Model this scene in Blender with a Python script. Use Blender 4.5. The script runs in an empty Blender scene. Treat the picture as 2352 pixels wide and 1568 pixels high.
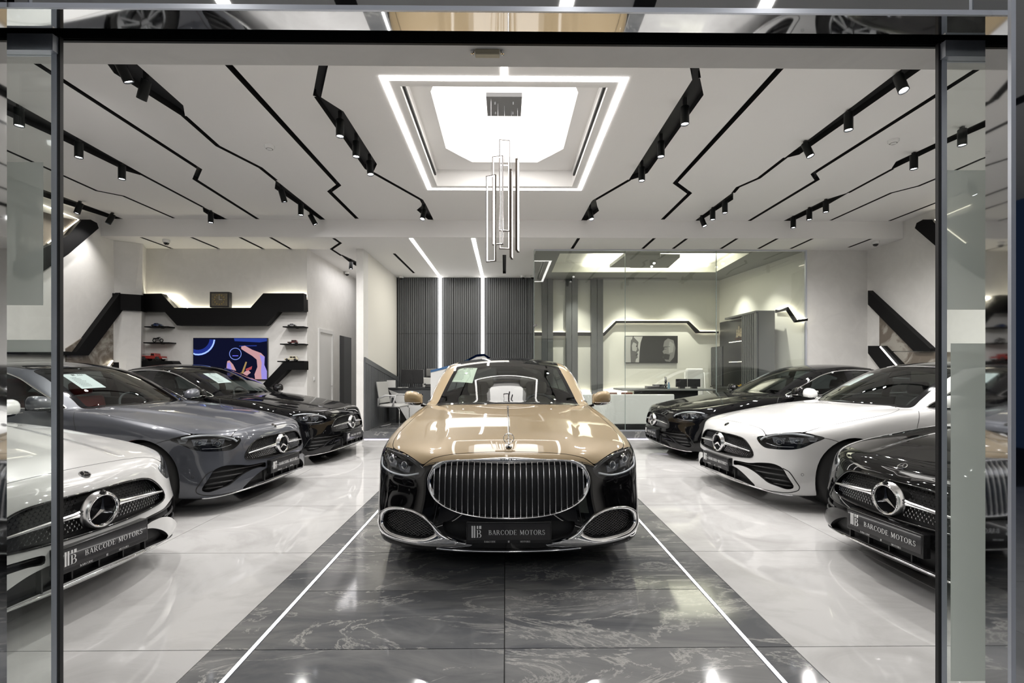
import bpy, math, random
import numpy as np
from mathutils import Vector, Matrix
from mathutils.geometry import delaunay_2d_cdt
EXPO = 0.08; SPOT_W = 110; COVE_W = 40; CANOPY_FILL_W = 30
# ---------- camera, world, exposure ----------
SC_ = bpy.context.scene
FPX, CXP, HYP, HC, YAW = 1082.0, 1172.0, 852.0, 1.33, math.atan(11/1082)
_cd = bpy.data.cameras.new('camera'); CAM = bpy.data.objects.new('camera', _cd); SC_.collection.objects.link(CAM); SC_.camera = CAM
CAM.location = (0, 0, HC); CAM.rotation_euler = (math.pi/2, 0, -YAW); _cd.sensor_width = 36; _cd.lens = 36*FPX/2352; _cd.shift_x = (1176-CXP)/2352; _cd.shift_y = (HYP-784)/2352; _cd.clip_start = .05
_w = bpy.data.worlds.new('night'); SC_.world = _w; _w.use_nodes = True
_bg = _w.node_tree.nodes['Background']; _bg.inputs[0].default_value = (.02, .035, .075, 1); _bg.inputs[1].default_value = .35
SC_.view_settings.view_transform = 'Standard'; SC_.view_settings.look = 'None'; SC_.view_settings.gamma = 1; SC_.view_settings.exposure = EXPO; SC_.view_settings.use_curve_mapping = False
SC_.cycles.use_denoising = True; SC_.cycles.max_bounces = 10; SC_.cycles.diffuse_bounces = 4; SC_.cycles.glossy_bounces = 6; SC_.cycles.transparent_max_bounces = 24; SC_.cycles.sample_clamp_indirect = 6; SC_.cycles.caustics_reflective = False; SC_.cycles.caustics_refractive = False; SC_.cycles.blur_glossy = .5
def area(name, loc, rot, sx, sy, p, col=(1, 1, 1), spread=math.pi):
    l = bpy.data.lights.new(name, 'AREA'); l.shape = 'RECTANGLE'; l.size = sx; l.size_y = sy; l.energy = p; l.color = col; l.spread = spread
    o = bpy.data.objects.new(name, l); SC_.collection.objects.link(o); o.location = loc; o.rotation_euler = rot; return o
# photo measurements to places on real planes of the room
def ray(x, y):
    u = (x-CXP)/FPX; v = (y-HYP)/FPX; c, s = math.cos(YAW), math.sin(YAW); return Vector((s+u*c, c-u*s, -v))
def onY(x, y, Y): d = ray(x, y); t = Y/d.y; return Vector((d.x*t, Y, HC+d.z*t))
def onZ(x, y, Z): d = ray(x, y); t = (Z-HC)/d.z; return Vector((d.x*t, d.y*t, Z))
def onX(x, y, X): d = ray(x, y); t = X/d.x; return Vector((X, d.y*t, HC+d.z*t))
# ---------- materials ----------
def pbr(name, col, rough=.5, metal=0., coat=0., emit=None, es=1., alpha=None, trans=0., ior=1.5, spec=None, crough=.03):
    m = bpy.data.materials.new(name); m.use_nodes = True; b = m.node_tree.nodes['Principled BSDF']; I = b.inputs
    I['Base Color'].default_value = (*col, 1); I['Roughness'].default_value = rough; I['Metallic'].default_value = metal
    I['Coat Weight'].default_value = coat; I['Coat Roughness'].default_value = crough; I['IOR'].default_value = ior
    if trans: I['Transmission Weight'].default_value = trans
    if emit: I['Emission Color'].default_value = (*emit, 1); I['Emission Strength'].default_value = es
    if spec is not None: I['Specular IOR Level'].default_value = spec
    return m
def thin_glass(name, tint, refl=.04, rough=0., boost=1.0):
    """a single sheet: fresnel mirror over a tinted see-through"""
    m = bpy.data.materials.new(name); m.use_nodes = True; nt = m.node_tree; nt.nodes.clear(); N = nt.nodes.new; L = nt.links.new
    o = N('ShaderNodeOutputMaterial'); mx = N('ShaderNodeMixShader'); t = N('ShaderNodeBsdfTransparent'); g = N('ShaderNodeBsdfGlossy'); fr = N('ShaderNodeFresnel'); mu = N('ShaderNodeMath'); mu.operation = 'MULTIPLY'; mu.use_clamp = True
    geo = N('ShaderNodeNewGeometry'); ior = N('ShaderNodeMix'); ior.data_type = 'FLOAT'; L(geo.outputs['Backfacing'], ior.inputs[0]); ior.inputs[2].default_value = 1.5; ior.inputs[3].default_value = 1/1.5
    L(ior.outputs[0], fr.inputs['IOR']); L(fr.outputs[0], mu.inputs[0]); mu.inputs[1].default_value = boost
    t.inputs[0].default_value = (*tint, 1); g.inputs['Roughness'].default_value = rough; g.inputs[0].default_value = (1, 1, 1, 1)
    L(mu.outputs[0], mx.inputs[0]); L(t.outputs[0], mx.inputs[1]); L(g.outputs[0], mx.inputs[2]); L(mx.outputs[0], o.inputs[0]); return m
def emis(name, col, s):
    m = bpy.data.materials.new(name); m.use_nodes = True; nt = m.node_tree; nt.nodes.clear(); o = nt.nodes.new('ShaderNodeOutputMaterial'); e = nt.nodes.new('ShaderNodeEmission'); e.inputs[0].default_value = (*col, 1); e.inputs[1].default_value = s; nt.links.new(e.outputs[0], o.inputs[0]); return m
M = dict(
 black=pbr('matt_black', (.012, .012, .013), .55), gloss_black=pbr('gloss_black', (.006, .006, .007), .06, coat=1, spec=0.), plastic=pbr('black_plastic', (.02, .02, .021), .35),
 chrome=pbr('chrome', (.82, .82, .83), .05, 1), dark_chrome=pbr('dark_chrome', (.12, .12, .125), .2, 1), satin=pbr('satin_chrome', (.78, .78, .79), .22, 1), steel=pbr('steel', (.35, .35, .36), .35, 1), alloy=pbr('alloy', (.35, .36, .37), .25, 1),
 rubber=pbr('rubber', (.018, .018, .018), .75), lining=pbr('cabin_lining', (.03, .03, .032), .6), mirror=pbr('mirror', (.9, .9, .9), .01, 1),
 glass=thin_glass('windscreen_glass', (.62, .67, .66), boost=1.2), dark_glass=thin_glass('dark_glass', (.10, .11, .11)), tint_glass=thin_glass('side_glass', (.22, .25, .25)), lamp_glass=thin_glass('lamp_glass', (.80, .82, .84)),
 lamp_in=pbr('lamp_interior', (.035, .035, .04), .18, .6), lens=pbr('lens', (.05, .06, .08), .03, 0, coat=1), drl=pbr('light_guide', (.82, .83, .85), .25, .3), reflector=pbr('lamp_reflector', (.72, .73, .76), .22, .8), 
 plate=pbr('plate_frame', (.012, .012, .013), .25), plate_face=pbr('plate_face', (.02, .019, .021), .12, coat=.5), letter=pbr('letter', (.82, .82, .82), .4),
 seat_black=pbr('seat_black', (.03, .03, .032), .5), seat_red=pbr('seat_red', (.22, .02, .018), .5), seat_beige=pbr('seat_beige', (.45, .40, .33), .5))
P_ = dict(white=pbr('white_paint', (.66, .66, .655), .25, 0, 1, spec=.2), black=pbr('black_paint', (.003, .003, .0035), .2, 0, 1, spec=0.), grey=pbr('grey_paint', (.075, .08, .095), .34, .25, 1, spec=.2), gold=pbr('champagne_paint', (.285, .212, .118), .45, .15, 1, spec=.15))
# ---------- mesh helpers ----------
COL = bpy.context.scene.collection
def link(o, parent=None):
    COL.objects.link(o)
    if parent: o.parent = parent
    return o
def mesh_data(name, V, Fc, mats, mi=None, N=None, smooth=True):
    me = bpy.data.meshes.new(name); me.from_pydata([tuple(map(float, v)) for v in V], [], [tuple(map(int, f)) for f in Fc])
    for m in (mats if isinstance(mats, (list, tuple)) else [mats]): me.materials.append(m)
    if mi is not None: me.polygons.foreach_set('material_index', [int(i) for i in mi])
    me.polygons.foreach_set('use_smooth', [smooth]*len(me.polygons))
    if N is not None: me.normals_split_custom_set_from_vertices([tuple(map(float, n)) for n in N])
    me.update(); return me
def part(name, V, Fc, mats, parent=None, mi=None, N=None, smooth=True):
    return link(bpy.data.objects.new(name, mesh_data(name, V, Fc, mats, mi, N, smooth)), parent)
class MB:
    """collects simple solids for ONE mesh"""
    def __init__(s): s.V = []; s.F = []; s.M = []; s.m = 0
    def add(s, V, F):
        n = len(s.V); s.V += [tuple(v) for v in V]; s.F += [tuple(n+i for i in f) for f in F]; s.M += [s.m]*len(F); return s
    def box(s, a, b, M=None):
        x0, y0, z0 = a; x1, y1, z1 = b
        V = [(x0,y0,z0),(x1,y0,z0),(x1,y1,z0),(x0,y1,z0),(x0,y0,z1),(x1,y0,z1),(x1,y1,z1),(x0,y1,z1)]
        if M is not None: V = [tuple(M @ Vector(v)) for v in V]
        return s.add(V, [(0,3,2,1),(4,5,6,7),(0,1,5,4),(1,2,6,5),(2,3,7,6),(3,0,4,7)])
    def prism(s, poly, d0, d1, axis='z', M=None):
        n = len(poly)
        def P(p, d): return {'z': (p[0], p[1], d), 'y': (p[0], d, p[1]), 'x': (d, p[0], p[1])}[axis]
        V = [P(p, d0) for p in poly]+[P(p, d1) for p in poly]
        if M is not None: V = [tuple(M @ Vector(v)) for v in V]
        ar = sum(poly[i][0]*poly[(i+1) % n][1]-poly[(i+1) % n][0]*poly[i][1] for i in range(n))
        flip = (ar > 0) == (d1 > d0)
        if axis == 'y': flip = not flip
        F = [tuple(range(n))[::-1], tuple(range(n, 2*n))]+[(i, (i+1) % n, n+(i+1) % n, n+i) for i in range(n)]
        if not flip: F = [f[::-1] for f in F]
        return s.add(V, F)
    def tube(s, pts, r, n=8, closed=False, cap=True, flat=1.0, up=None):
        pts = [Vector(p) for p in pts]; k = len(pts); V = []; F = []
        nrm = None
        for i, p in enumerate(pts):
            a = pts[(i-1) % k] if (closed or i > 0) else p; b = pts[(i+1) % k] if (closed or i < k-1) else p
            t = (b-a).normalized()
            if nrm is None:
                nrm = Vector(up) if up is not None else (Vector((0,0,1)) if abs(t.z) < .9 else Vector((1,0,0)))
            elif up is not None: nrm = Vector(up)
            nrm = (nrm-t*nrm.dot(t)).normalized(); bn = t.cross(nrm)
            rr = r[i] if isinstance(r, (list, tuple)) else r
            for j in range(n):
                q = 2*math.pi*j/n; V.append(p+nrm*math.cos(q)*rr*flat+bn*math.sin(q)*rr)
        for i in range(k if closed else k-1):
            for j in range(n):
                a = i*n+j; b = i*n+(j+1) % n; c = ((i+1) % k)*n+(j+1) % n; d = ((i+1) % k)*n+j
                F.append((a, b, c, d))
        if cap and not closed: F += [tuple(range(n))[::-1], tuple(range((k-1)*n, k*n))]
        return s.add(V, F)
    def lathe(s, prof, n=32, M=None, closed=False):
        """prof: (r, h) about z, mapped by M"""
        V = []; F = []; k = len(prof)
        for r, h in prof:
            for j in range(n): q = 2*math.pi*j/n; V.append(Vector((r*math.cos(q), r*math.sin(q), h)))
        for i in range(k if closed else k-1):
            for j in range(n):
                F.append((i*n+j, i*n+(j+1) % n, ((i+1) % k)*n+(j+1) % n, ((i+1) % k)*n+j))
        if M is not None: V = [M @ v for v in V]
        return s.add(V, F)
    def build(s, name, mats, parent=None, smooth=False, N=None):
        o = part(name, s.V, s.F, mats, parent, s.M, None, smooth)
        return o
def autosmooth(o, ang=35):
    me = o.data; me.set_sharp_from_angle(angle=math.radians(ang)) if hasattr(me, 'set_sharp_from_angle') else None
    me.polygons.foreach_set('use_smooth', [True]*len(me.polygons)); return o
def bevel(o, w, seg=2, ang=30):
    m = o.modifiers.new('bevel', 'BEVEL'); m.width = w; m.segments = seg; m.limit_method = 'ANGLE'; m.angle_limit = math.radians(ang)
    m.harden_normals = False; autosmooth(o, 40); return o
def inpoly(pts, poly):
    pts = np.asarray(pts, float); poly = np.asarray(poly, float); x, y = pts[:, 0], pts[:, 1]; c = np.zeros(len(pts), bool)
    x1, y1 = poly[:, 0], poly[:, 1]; x2, y2 = np.roll(x1, -1), np.roll(y1, -1)
    for a, b, p, q in zip(x1, y1, x2, y2):
        if b == q: continue
        m = ((b > y) != (q > y)); c ^= m & (x < (p-a)*(y-b)/(q-b)+a)
    return c
def nearest_on(pts, poly):
    pts = np.asarray(pts, float); A = np.asarray(poly, float); B = np.roll(A, -1, 0); D = B-A; L = (D*D).sum(1)+1e-12
    t = np.clip(((pts[:, None]-A[None])*D[None]).sum(-1)/L, 0, 1); Q = A[None]+t[..., None]*D[None]
    d = np.linalg.norm(Q-pts[:, None], axis=-1); i = d.argmin(1)
    return Q[np.arange(len(pts)), i], d.min(1)
def catmull(P, step, closed=True):
    P = np.asarray(P, float); n = len(P); out = []
    for i in range(n if closed else n-1):
        g = (lambda k: P[k % n]) if closed else (lambda k: P[min(max(k, 0), n-1)])
        p0, p1, p2, p3 = g(i-1), g(i), g(i+1), g(i+2); L = np.linalg.norm(p2-p1); m = max(1, int(round(L/step)))
        for t in np.arange(m)/m:
            m1 = (p2-p0)*.5*min(1, L/max(np.linalg.norm(p1-p0), 1e-6)+.0) if np.linalg.norm(p1-p0) > 0 else (p2-p1)
            m2 = (p3-p1)*.5*min(1, L/max(np.linalg.norm(p3-p2), 1e-6)) if np.linalg.norm(p3-p2) > 0 else (p2-p1)
            h1, h2, h3, h4 = 2*t**3-3*t*t+1, t**3-2*t*t+t, -2*t**3+3*t*t, t**3-t*t
            out.append(h1*p1+h2*m1+h3*p2+h4*m2)
    if not closed: out.append(P[-1])
    return np.array(out)
def cdt(loops, pts, eps=1e-5):
    """triangulate points with constraint loops -> verts2d, tris"""
    V = []; E = []
    for lp in loops:
        n = len(V); k = len(lp); V += [Vector((float(a), float(b))) for a, b in lp]; E += [(n+i, n+(i+1) % k) for i in range(k)]
    V += [Vector((float(a), float(b))) for a, b in pts]
    r = delaunay_2d_cdt(V, E, [], 0, eps)
    return np.array([tuple(v) for v in r[0]]), np.array([f for f in r[2] if len(f) == 3])
class Frame:
    def __init__(s, d):
        d = np.array(d, float); s.d = d/np.linalg.norm(d)
        z = np.array([0, 0, 1.]) if abs(s.d[2]) < .95 else np.array([1., 0, 0])
        v = z-s.d*z.dot(s.d); s.v = v/np.linalg.norm(v); s.u = np.cross(s.v, -s.d)
    def to2(s, P): P = np.asarray(P, float); return np.stack([P @ s.u, P @ s.v], -1)
    def dep(s, P): return np.asarray(P, float) @ s.d
    def to3(s, q, dep): return q[:, :1]*s.u+q[:, 1:2]*s.v+np.asarray(dep).reshape(-1, 1)*s.d
class Skin:
    """surface tools on an implicit shape"""
    def __init__(s, shape, h=.02):
        s.S = shape; s.P, s.Q = shape.mesh(h); s.h = h
    def on(s, q, fr, d0, span=1.0):
        q = np.asarray(q, float)
        O = fr.to3(q, np.full(len(q), d0)); H = s.S.cast(O, np.repeat(fr.d[None], len(q), 0), span, int(span/.012))
        bad = np.isnan(H[:, 0])
        if bad.any():
            if (~bad).sum() == 0: raise ValueError('no hit')
            g = np.where(~bad)[0]
            for i in np.where(bad)[0]:
                j = g[np.argmin(((q[g]-q[i])**2).sum(1))]; H[i] = fr.to3(q[i:i+1], [fr.dep(H[j])])[0]
            H[bad] = s.S.project(H[bad], 6)
        return H
    def outline(s, pts, fr, step=.012, closed=True): return catmull(fr.to2(np.array(pts, float)), step, closed)
    def d0(s, pts, fr): return fr.dep(np.array(pts, float)).min()-.25
    def patch(s, pts, d, step=.014, grid=.02, off=0., hole=None, rings=(), outline=None, span=1.0, dome=None):
        fr = Frame(d); lp = s.outline(pts, fr, step) if outline is None else outline; d0 = s.d0(pts, fr); loops = [lp]
        if hole is not None: loops.append(s.outline(hole, fr, step))
        loops += list(rings)
        lo, hi = lp.min(0), lp.max(0); gx, gy = np.meshgrid(np.arange(lo[0], hi[0], grid), np.arange(lo[1], hi[1], grid)); g = np.stack([gx.ravel(), gy.ravel()], 1)
        g = g[inpoly(g, lp)]
        for L in loops:
            if len(g): g = g[nearest_on(g, L)[1] > grid*.45]
        V, T = cdt(loops, g); c = V[T].mean(1); k = inpoly(c, lp)
        if hole is not None: k &= ~inpoly(c, loops[1])
        T = T[k]; us = np.unique(T); mp = np.full(len(V), -1); mp[us] = np.arange(len(us)); V = V[us]; T = mp[T]
        a = V[T]; ar = (a[:, 1, 0]-a[:, 0, 0])*(a[:, 2, 1]-a[:, 0, 1])-(a[:, 1, 1]-a[:, 0, 1])*(a[:, 2, 0]-a[:, 0, 0]); T[ar < 0] = T[ar < 0][:, ::-1]
        P = s.on(V, fr, d0, span); N = s.S.nrm(P)
        if dome:
            dd = np.min([nearest_on(V, L)[1] for L in loops[:1+(hole is not None)]], 0); t = np.clip(dd/dome[0], 0, 1); P = P+N*(off+dome[1]*np.sqrt(1-(1-t)**2))[:, None]; N = None
        else: P = P+N*off
        return P, T, N, V
    def cut(s, pts, d, outline=None, keep=None, maxdep=.35, step=.012):
        fr = Frame(d); lp = s.outline(pts, fr, step) if outline is None else outline
        q = fr.to2(s.P); dep = fr.dep(s.P); pd = fr.dep(np.array(pts, float))
        G = s.S.grad(s.P) @ fr.d
        lo, hi = lp.min(0)-.03, lp.max(0)+.03
        okv = ((q > lo) & (q < hi)).all(1) & (dep < pd.max()+maxdep) & (dep > pd.min()-.4)
        fi = np.where(okv[s.Q].all(1))[0]; c = q[s.Q[fi]].mean(1); g = G[s.Q[fi]].mean(1)
        rm = fi[inpoly(c, lp) & (g < 0)]
        mask = np.zeros(len(s.Q), bool); mask[rm] = True
        vin = np.zeros(len(s.P), bool); vin[s.Q[mask].ravel()] = True
        vout = np.zeros(len(s.P), bool); vout[s.Q[~mask].ravel()] = True
        b = np.where(vin & vout)[0]
        n2, dd = nearest_on(q[b], lp); b = b[dd < s.h*1.3]; n2 = n2[dd < s.h*1.3]; y0 = s.P[b, 1] == 0
        H = s.on(n2, fr, s.d0(pts, fr)); far = np.linalg.norm(H-s.P[b], axis=1) > s.h*3.5; H[far] = s.P[b][far]; H[y0, 1] = 0
        s.P[b] = H; s.Q = s.Q[~mask]
    def line(s, pts, off=0., step=.015, closed=False):
        P = catmull(np.array(pts, float), step, closed); P = s.S.project(P, 6); return P+s.S.nrm(P)*off if off else P
    def ribbon(s, mb, pts, w=.004, off=.0006, closed=False, step=.015):
        P = s.line(pts, 0, step, closed); N = s.S.nrm(P); T = np.gradient(P, axis=0)
        if closed: T = np.roll(P, -1, 0)-np.roll(P, 1, 0)
        B = np.cross(N, T); B /= np.linalg.norm(B, axis=1, keepdims=True); n = len(P)
        V = np.vstack([P+N*off-B*w/2, P+N*off+B*w/2]); F = [(i, (i+1) % n, n+(i+1) % n, n+i) for i in range(n if closed else n-1)]
        mb.add(V, F)
MIR = np.array([1, -1, 1.])
def msym(P, T, N=None):
    """both halves in one mesh"""
    n = len(P); T = np.asarray(T); return np.vstack([P, P*MIR]), list(map(tuple, T))+[tuple(f[::-1]+n) for f in T], (None if N is None else np.vstack([N, N*MIR]))
def pair(name, P, T, mats, parent, N=None, mi=None, smooth=True):
    r = [part(name, P, T, mats, parent, mi, N, smooth)]
    r.append(part(name, np.asarray(P)*MIR, [tuple(f)[::-1] for f in T], mats, parent, mi, None if N is None else N*MIR, smooth)); return r
def pair_mb(name, mb, mats, parent, smooth=True):
    a = mb.build(name, mats, parent, smooth); b = part(name, np.array(mb.V)*MIR, [f[::-1] for f in mb.F], mats, parent, mb.M, None, smooth)
    return [a, b]
def rimwall(P2, sk, pts, d, depth, outline=None, step=.012):
    fr = Frame(d); lp = sk.outline(pts, fr, step) if outline is None else outline
    A = sk.on(lp, fr, sk.d0(pts, fr)); B = A+fr.d*depth; n = len(A)
    return np.vstack([A, B]), [(i, (i+1) % n, n+(i+1) % n, n+i)[::-1] for i in range(n)]
def tag(o, label=None, cat=None, group=None, kind=None):
    if label: o['label'] = label
    if cat: o['category'] = cat
    if group: o['group'] = group
    if kind: o['kind'] = kind
    return o
def empty(name, loc=(0, 0, 0), rz=0): o = bpy.data.objects.new(name, None); link(o); o.location = loc; o.rotation_euler = (0, 0, rz); o.empty_display_size = .2; return o
def struct(o): o['kind'] = 'structure'; return o
def noise_mat(name, c1, c2, scale, rough, detail=6, dist=1.5, lo=.4, hi=.65, coat=0, stretch=(1, 1, 1), c3=None, rough2=None, bump=0, rot=0, objrand=True):
    m = pbr(name, c1, rough, coat=coat); nt = m.node_tree; b = nt.nodes['Principled BSDF']; N = nt.nodes.new; L = nt.links.new
    tc = N('ShaderNodeTexCoord'); geo = N('ShaderNodeNewGeometry'); mp = N('ShaderNodeMapping'); mp.inputs['Scale'].default_value = stretch; mp.inputs['Rotation'].default_value = (0, 0, rot)
    L(geo.outputs['Position'], mp.inputs[0]); src = mp.outputs[0]
    if objrand:
        oi = N('ShaderNodeObjectInfo'); mu = N('ShaderNodeMath'); mu.operation = 'MULTIPLY'; mu.inputs[1].default_value = 40; L(oi.outputs['Random'], mu.inputs[0]); ad = N('ShaderNodeVectorMath'); L(mp.outputs[0], ad.inputs[0]); L(mu.outputs[0], ad.inputs[1]); src = ad.outputs[0]
    n = N('ShaderNodeTexNoise'); n.inputs['Scale'].default_value = scale; n.inputs['Detail'].default_value = detail; n.inputs['Distortion'].default_value = dist; n.inputs['Roughness'].default_value = .6; L(src, n.inputs[0])
    r = N('ShaderNodeValToRGB'); r.color_ramp.elements[0].position = lo; r.color_ramp.elements[0].color = (*c1, 1); r.color_ramp.elements[1].position = hi; r.color_ramp.elements[1].color = (*c2, 1); L(n.outputs[0], r.inputs[0])
    out = r.outputs[0]
    if c3:
        n2 = N('ShaderNodeTexNoise'); n2.inputs['Scale'].default_value = scale*.8; n2.inputs['Detail'].default_value = 14; n2.inputs['Roughness'].default_value = .68; n2.inputs['Distortion'].default_value = 1.2; L(src, n2.inputs[0])
        r2 = N('ShaderNodeValToRGB'); e = r2.color_ramp.elements; e[0].position = .485; e[0].color = (0, 0, 0, 1); e[1].position = .5; e[1].color = (1, 1, 1, 1); x = e.new(.515); x.color = (0, 0, 0, 1); L(n2.outputs[0], r2.inputs[0])
        n3 = N('ShaderNodeTexNoise'); n3.inputs['Scale'].default_value = scale*1.7; L(src, n3.inputs[0]); mm = N('ShaderNodeMath'); mm.operation = 'MULTIPLY'; L(r2.outputs[0], mm.inputs[0]); L(n3.outputs[0], mm.inputs[1])
        mx = N('ShaderNodeMix'); mx.data_type = 'RGBA'; L(mm.outputs[0], mx.inputs[0]); L(out, mx.inputs[6]); mx.inputs[7].default_value = (*c3, 1); out = mx.outputs[2]
    L(out, b.inputs['Base Color'])
    if bump: bp = N('ShaderNodeBump'); bp.inputs['Strength'].default_value = bump; bp.inputs['Distance'].default_value = .002; L(n.outputs[0], bp.inputs['Height']); L(bp.outputs[0], b.inputs['Normal'])
    return m
WM = dict(
 wall=noise_mat('white_wall_paint', (.72, .71, .69), (.76, .75, .73), 3, .65, bump=.1, objrand=False), ceil=pbr('ceiling_paint', (.86, .85, .84), .7), cream=pbr('cream_wall', (.76, .74, .68), .6),
 groove=pbr('groove_black', (.008, .008, .009), .6), band=pbr('black_band', (.006, .006, .0065), .5, spec=.12), led=emis('white_led', (1, .97, .93), 9), ledw=emis('warm_led', (1, .92, .70), 30), ledv=emis('warm_led_visible', (1, .92, .74), 5), cove=emis('cove_light', (1, .96, .91), 2.6),
 marble=noise_mat('white_marble', (.525, .52, .517), (.42, .413, .408), 1.1, .04, dist=2.2, lo=.45, hi=.75, stretch=(1, 1.6, 1), rot=.5), slate=noise_mat('dark_slate', (.105, .108, .115), (.30, .298, .29), 1.3, .07, detail=10, dist=.9, lo=.42, hi=.85, c3=(.50, .49, .46), stretch=(.7, 2.4, 1), rot=-.45, bump=.12),
 grout=pbr('grout', (.06, .06, .06), .8), slat=pbr('grey_slat', (.105, .11, .118), .45), slatb=pbr('slat_gap', (.02, .021, .023), .6), stone=noise_mat('rusted_stone_panel', (.15, .125, .10), (.36, .34, .30), 2.4, .3, dist=1.2, lo=.5, hi=.62, objrand=False),
 white=pbr('white_gloss', (.80, .80, .79), .12, coat=.4), grey=pbr('grey_laminate', (.10, .105, .11), .4), dgrey=pbr('dark_laminate', (.03, .032, .035), .35), gwall=pbr('office_wall', (.77, .765, .72), .6), oceil=pbr('office_ceiling_grey', (.20, .205, .20), .6),
 glass=thin_glass('office_glass', (.955, .97, .955), boost=1.3), door=thin_glass('door_glass', (.93, .95, .935), boost=.9), frost=None, steel=pbr('polished_steel', (.70, .71, .72), .03, 1), alum=pbr('aluminium', (.62, .65, .72), .32, .55), rail=pbr('black_rail', (.006, .007, .007), .4, spec=.2))
def mix_glass(name, col, f):
    m = bpy.data.materials.new(name); m.use_nodes = True; nt = m.node_tree; nt.nodes.clear(); N = nt.nodes.new; o = N('ShaderNodeOutputMaterial'); x = N('ShaderNodeMixShader'); t = N('ShaderNodeBsdfTransparent'); d = N('ShaderNodeBsdfDiffuse'); tr = N('ShaderNodeBsdfTranslucent'); a = N('ShaderNodeMixShader')
    d.inputs[0].default_value = (*col, 1); tr.inputs[0].default_value = (*col, 1); a.inputs[0].default_value = .5; nt.links.new(d.outputs[0], a.inputs[1]); nt.links.new(tr.outputs[0], a.inputs[2]); x.inputs[0].default_value = f; nt.links.new(t.outputs[0], x.inputs[1]); nt.links.new(a.outputs[0], x.inputs[2]); nt.links.new(x.outputs[0], o.inputs[0]); return m
WM['frost'] = mix_glass('frosted_film', (.70, .73, .71), .78)
ZC, ZL, YB, YM, XW = 4.04, 3.73, 9.30, 8.46, 7.2   # main ceiling, low ceiling, back line, bulkhead, side walls
YR = 12.13
# ----- floor -----
fl = struct(empty('floor')); b = MB(); b.box((-9, -6, -.12), (9, 12.6, -.012)); struct(b.build('floor_slab', WM['grout'], fl))
def tiles(xs, ys, mat, th=.012):
    g = .0026
    for i in range(len(xs)-1):
        for j in range(len(ys)-1):
            w, h = xs[i+1]-xs[i]-2*g, ys[j+1]-ys[j]-2*g
            key = (round(w, 3), round(h, 3), mat.name)
            if key not in TILES:
                b = MB(); b.box((-w/2, -h/2, -th), (w/2, h/2, 0)); TILES[key] = mesh_data('tile', b.V, b.F, mat, smooth=False)
            o = bpy.data.objects.new('tile', TILES[key]); link(o, fl); o.location = ((xs[i]+xs[i+1])/2, (ys[j]+ys[j+1])/2, 0)
TILES = {}
ysW = [2.26+1.205*k for k in range(-4, 6)]+[YB]; ysD = [2.26+.6025*k for k in range(-8, 12)]+[YB-.1]
tiles([-1.405, -1.225], ysW[:-1]+[YB-.1], WM['slate']); tiles([1.205, 1.385], ysW[:-1]+[YB-.1], WM['slate'])
tiles([-1.20, -.005, 1.18], ysD, WM['slate'])
tiles([-7.2, -6.36, -5.12, -3.88, -2.64, -1.405], ysW, WM['marble']); tiles([1.385, 2.62, 3.86, 5.10, 6.34, 7.2], ysW, WM['marble'])
for nm, x, lb in (('left', -1.2125, 'thin white light line let into the dark floor left of the gold car'), ('right', 1.1925, 'thin white light line let into the dark floor right of the gold car')):
    r = empty('floor_light_line', (x, 4, 0)); tag(r, lb, 'light strip', 'light lines along the dark carpet of tiles'); b = MB(); b.box((-.009, -5.9, -.010), (.009, 5.2, .001)); b.build('diffuser', WM['led'], r); b = MB(); b.box((-.0115, -5.9, -.012), (-.009, 5.2, .0015)); b.box((.009, -5.9, -.012), (.0115, 5.2, .0015)); b.build('edge_profile', WM['alum'], r)
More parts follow.
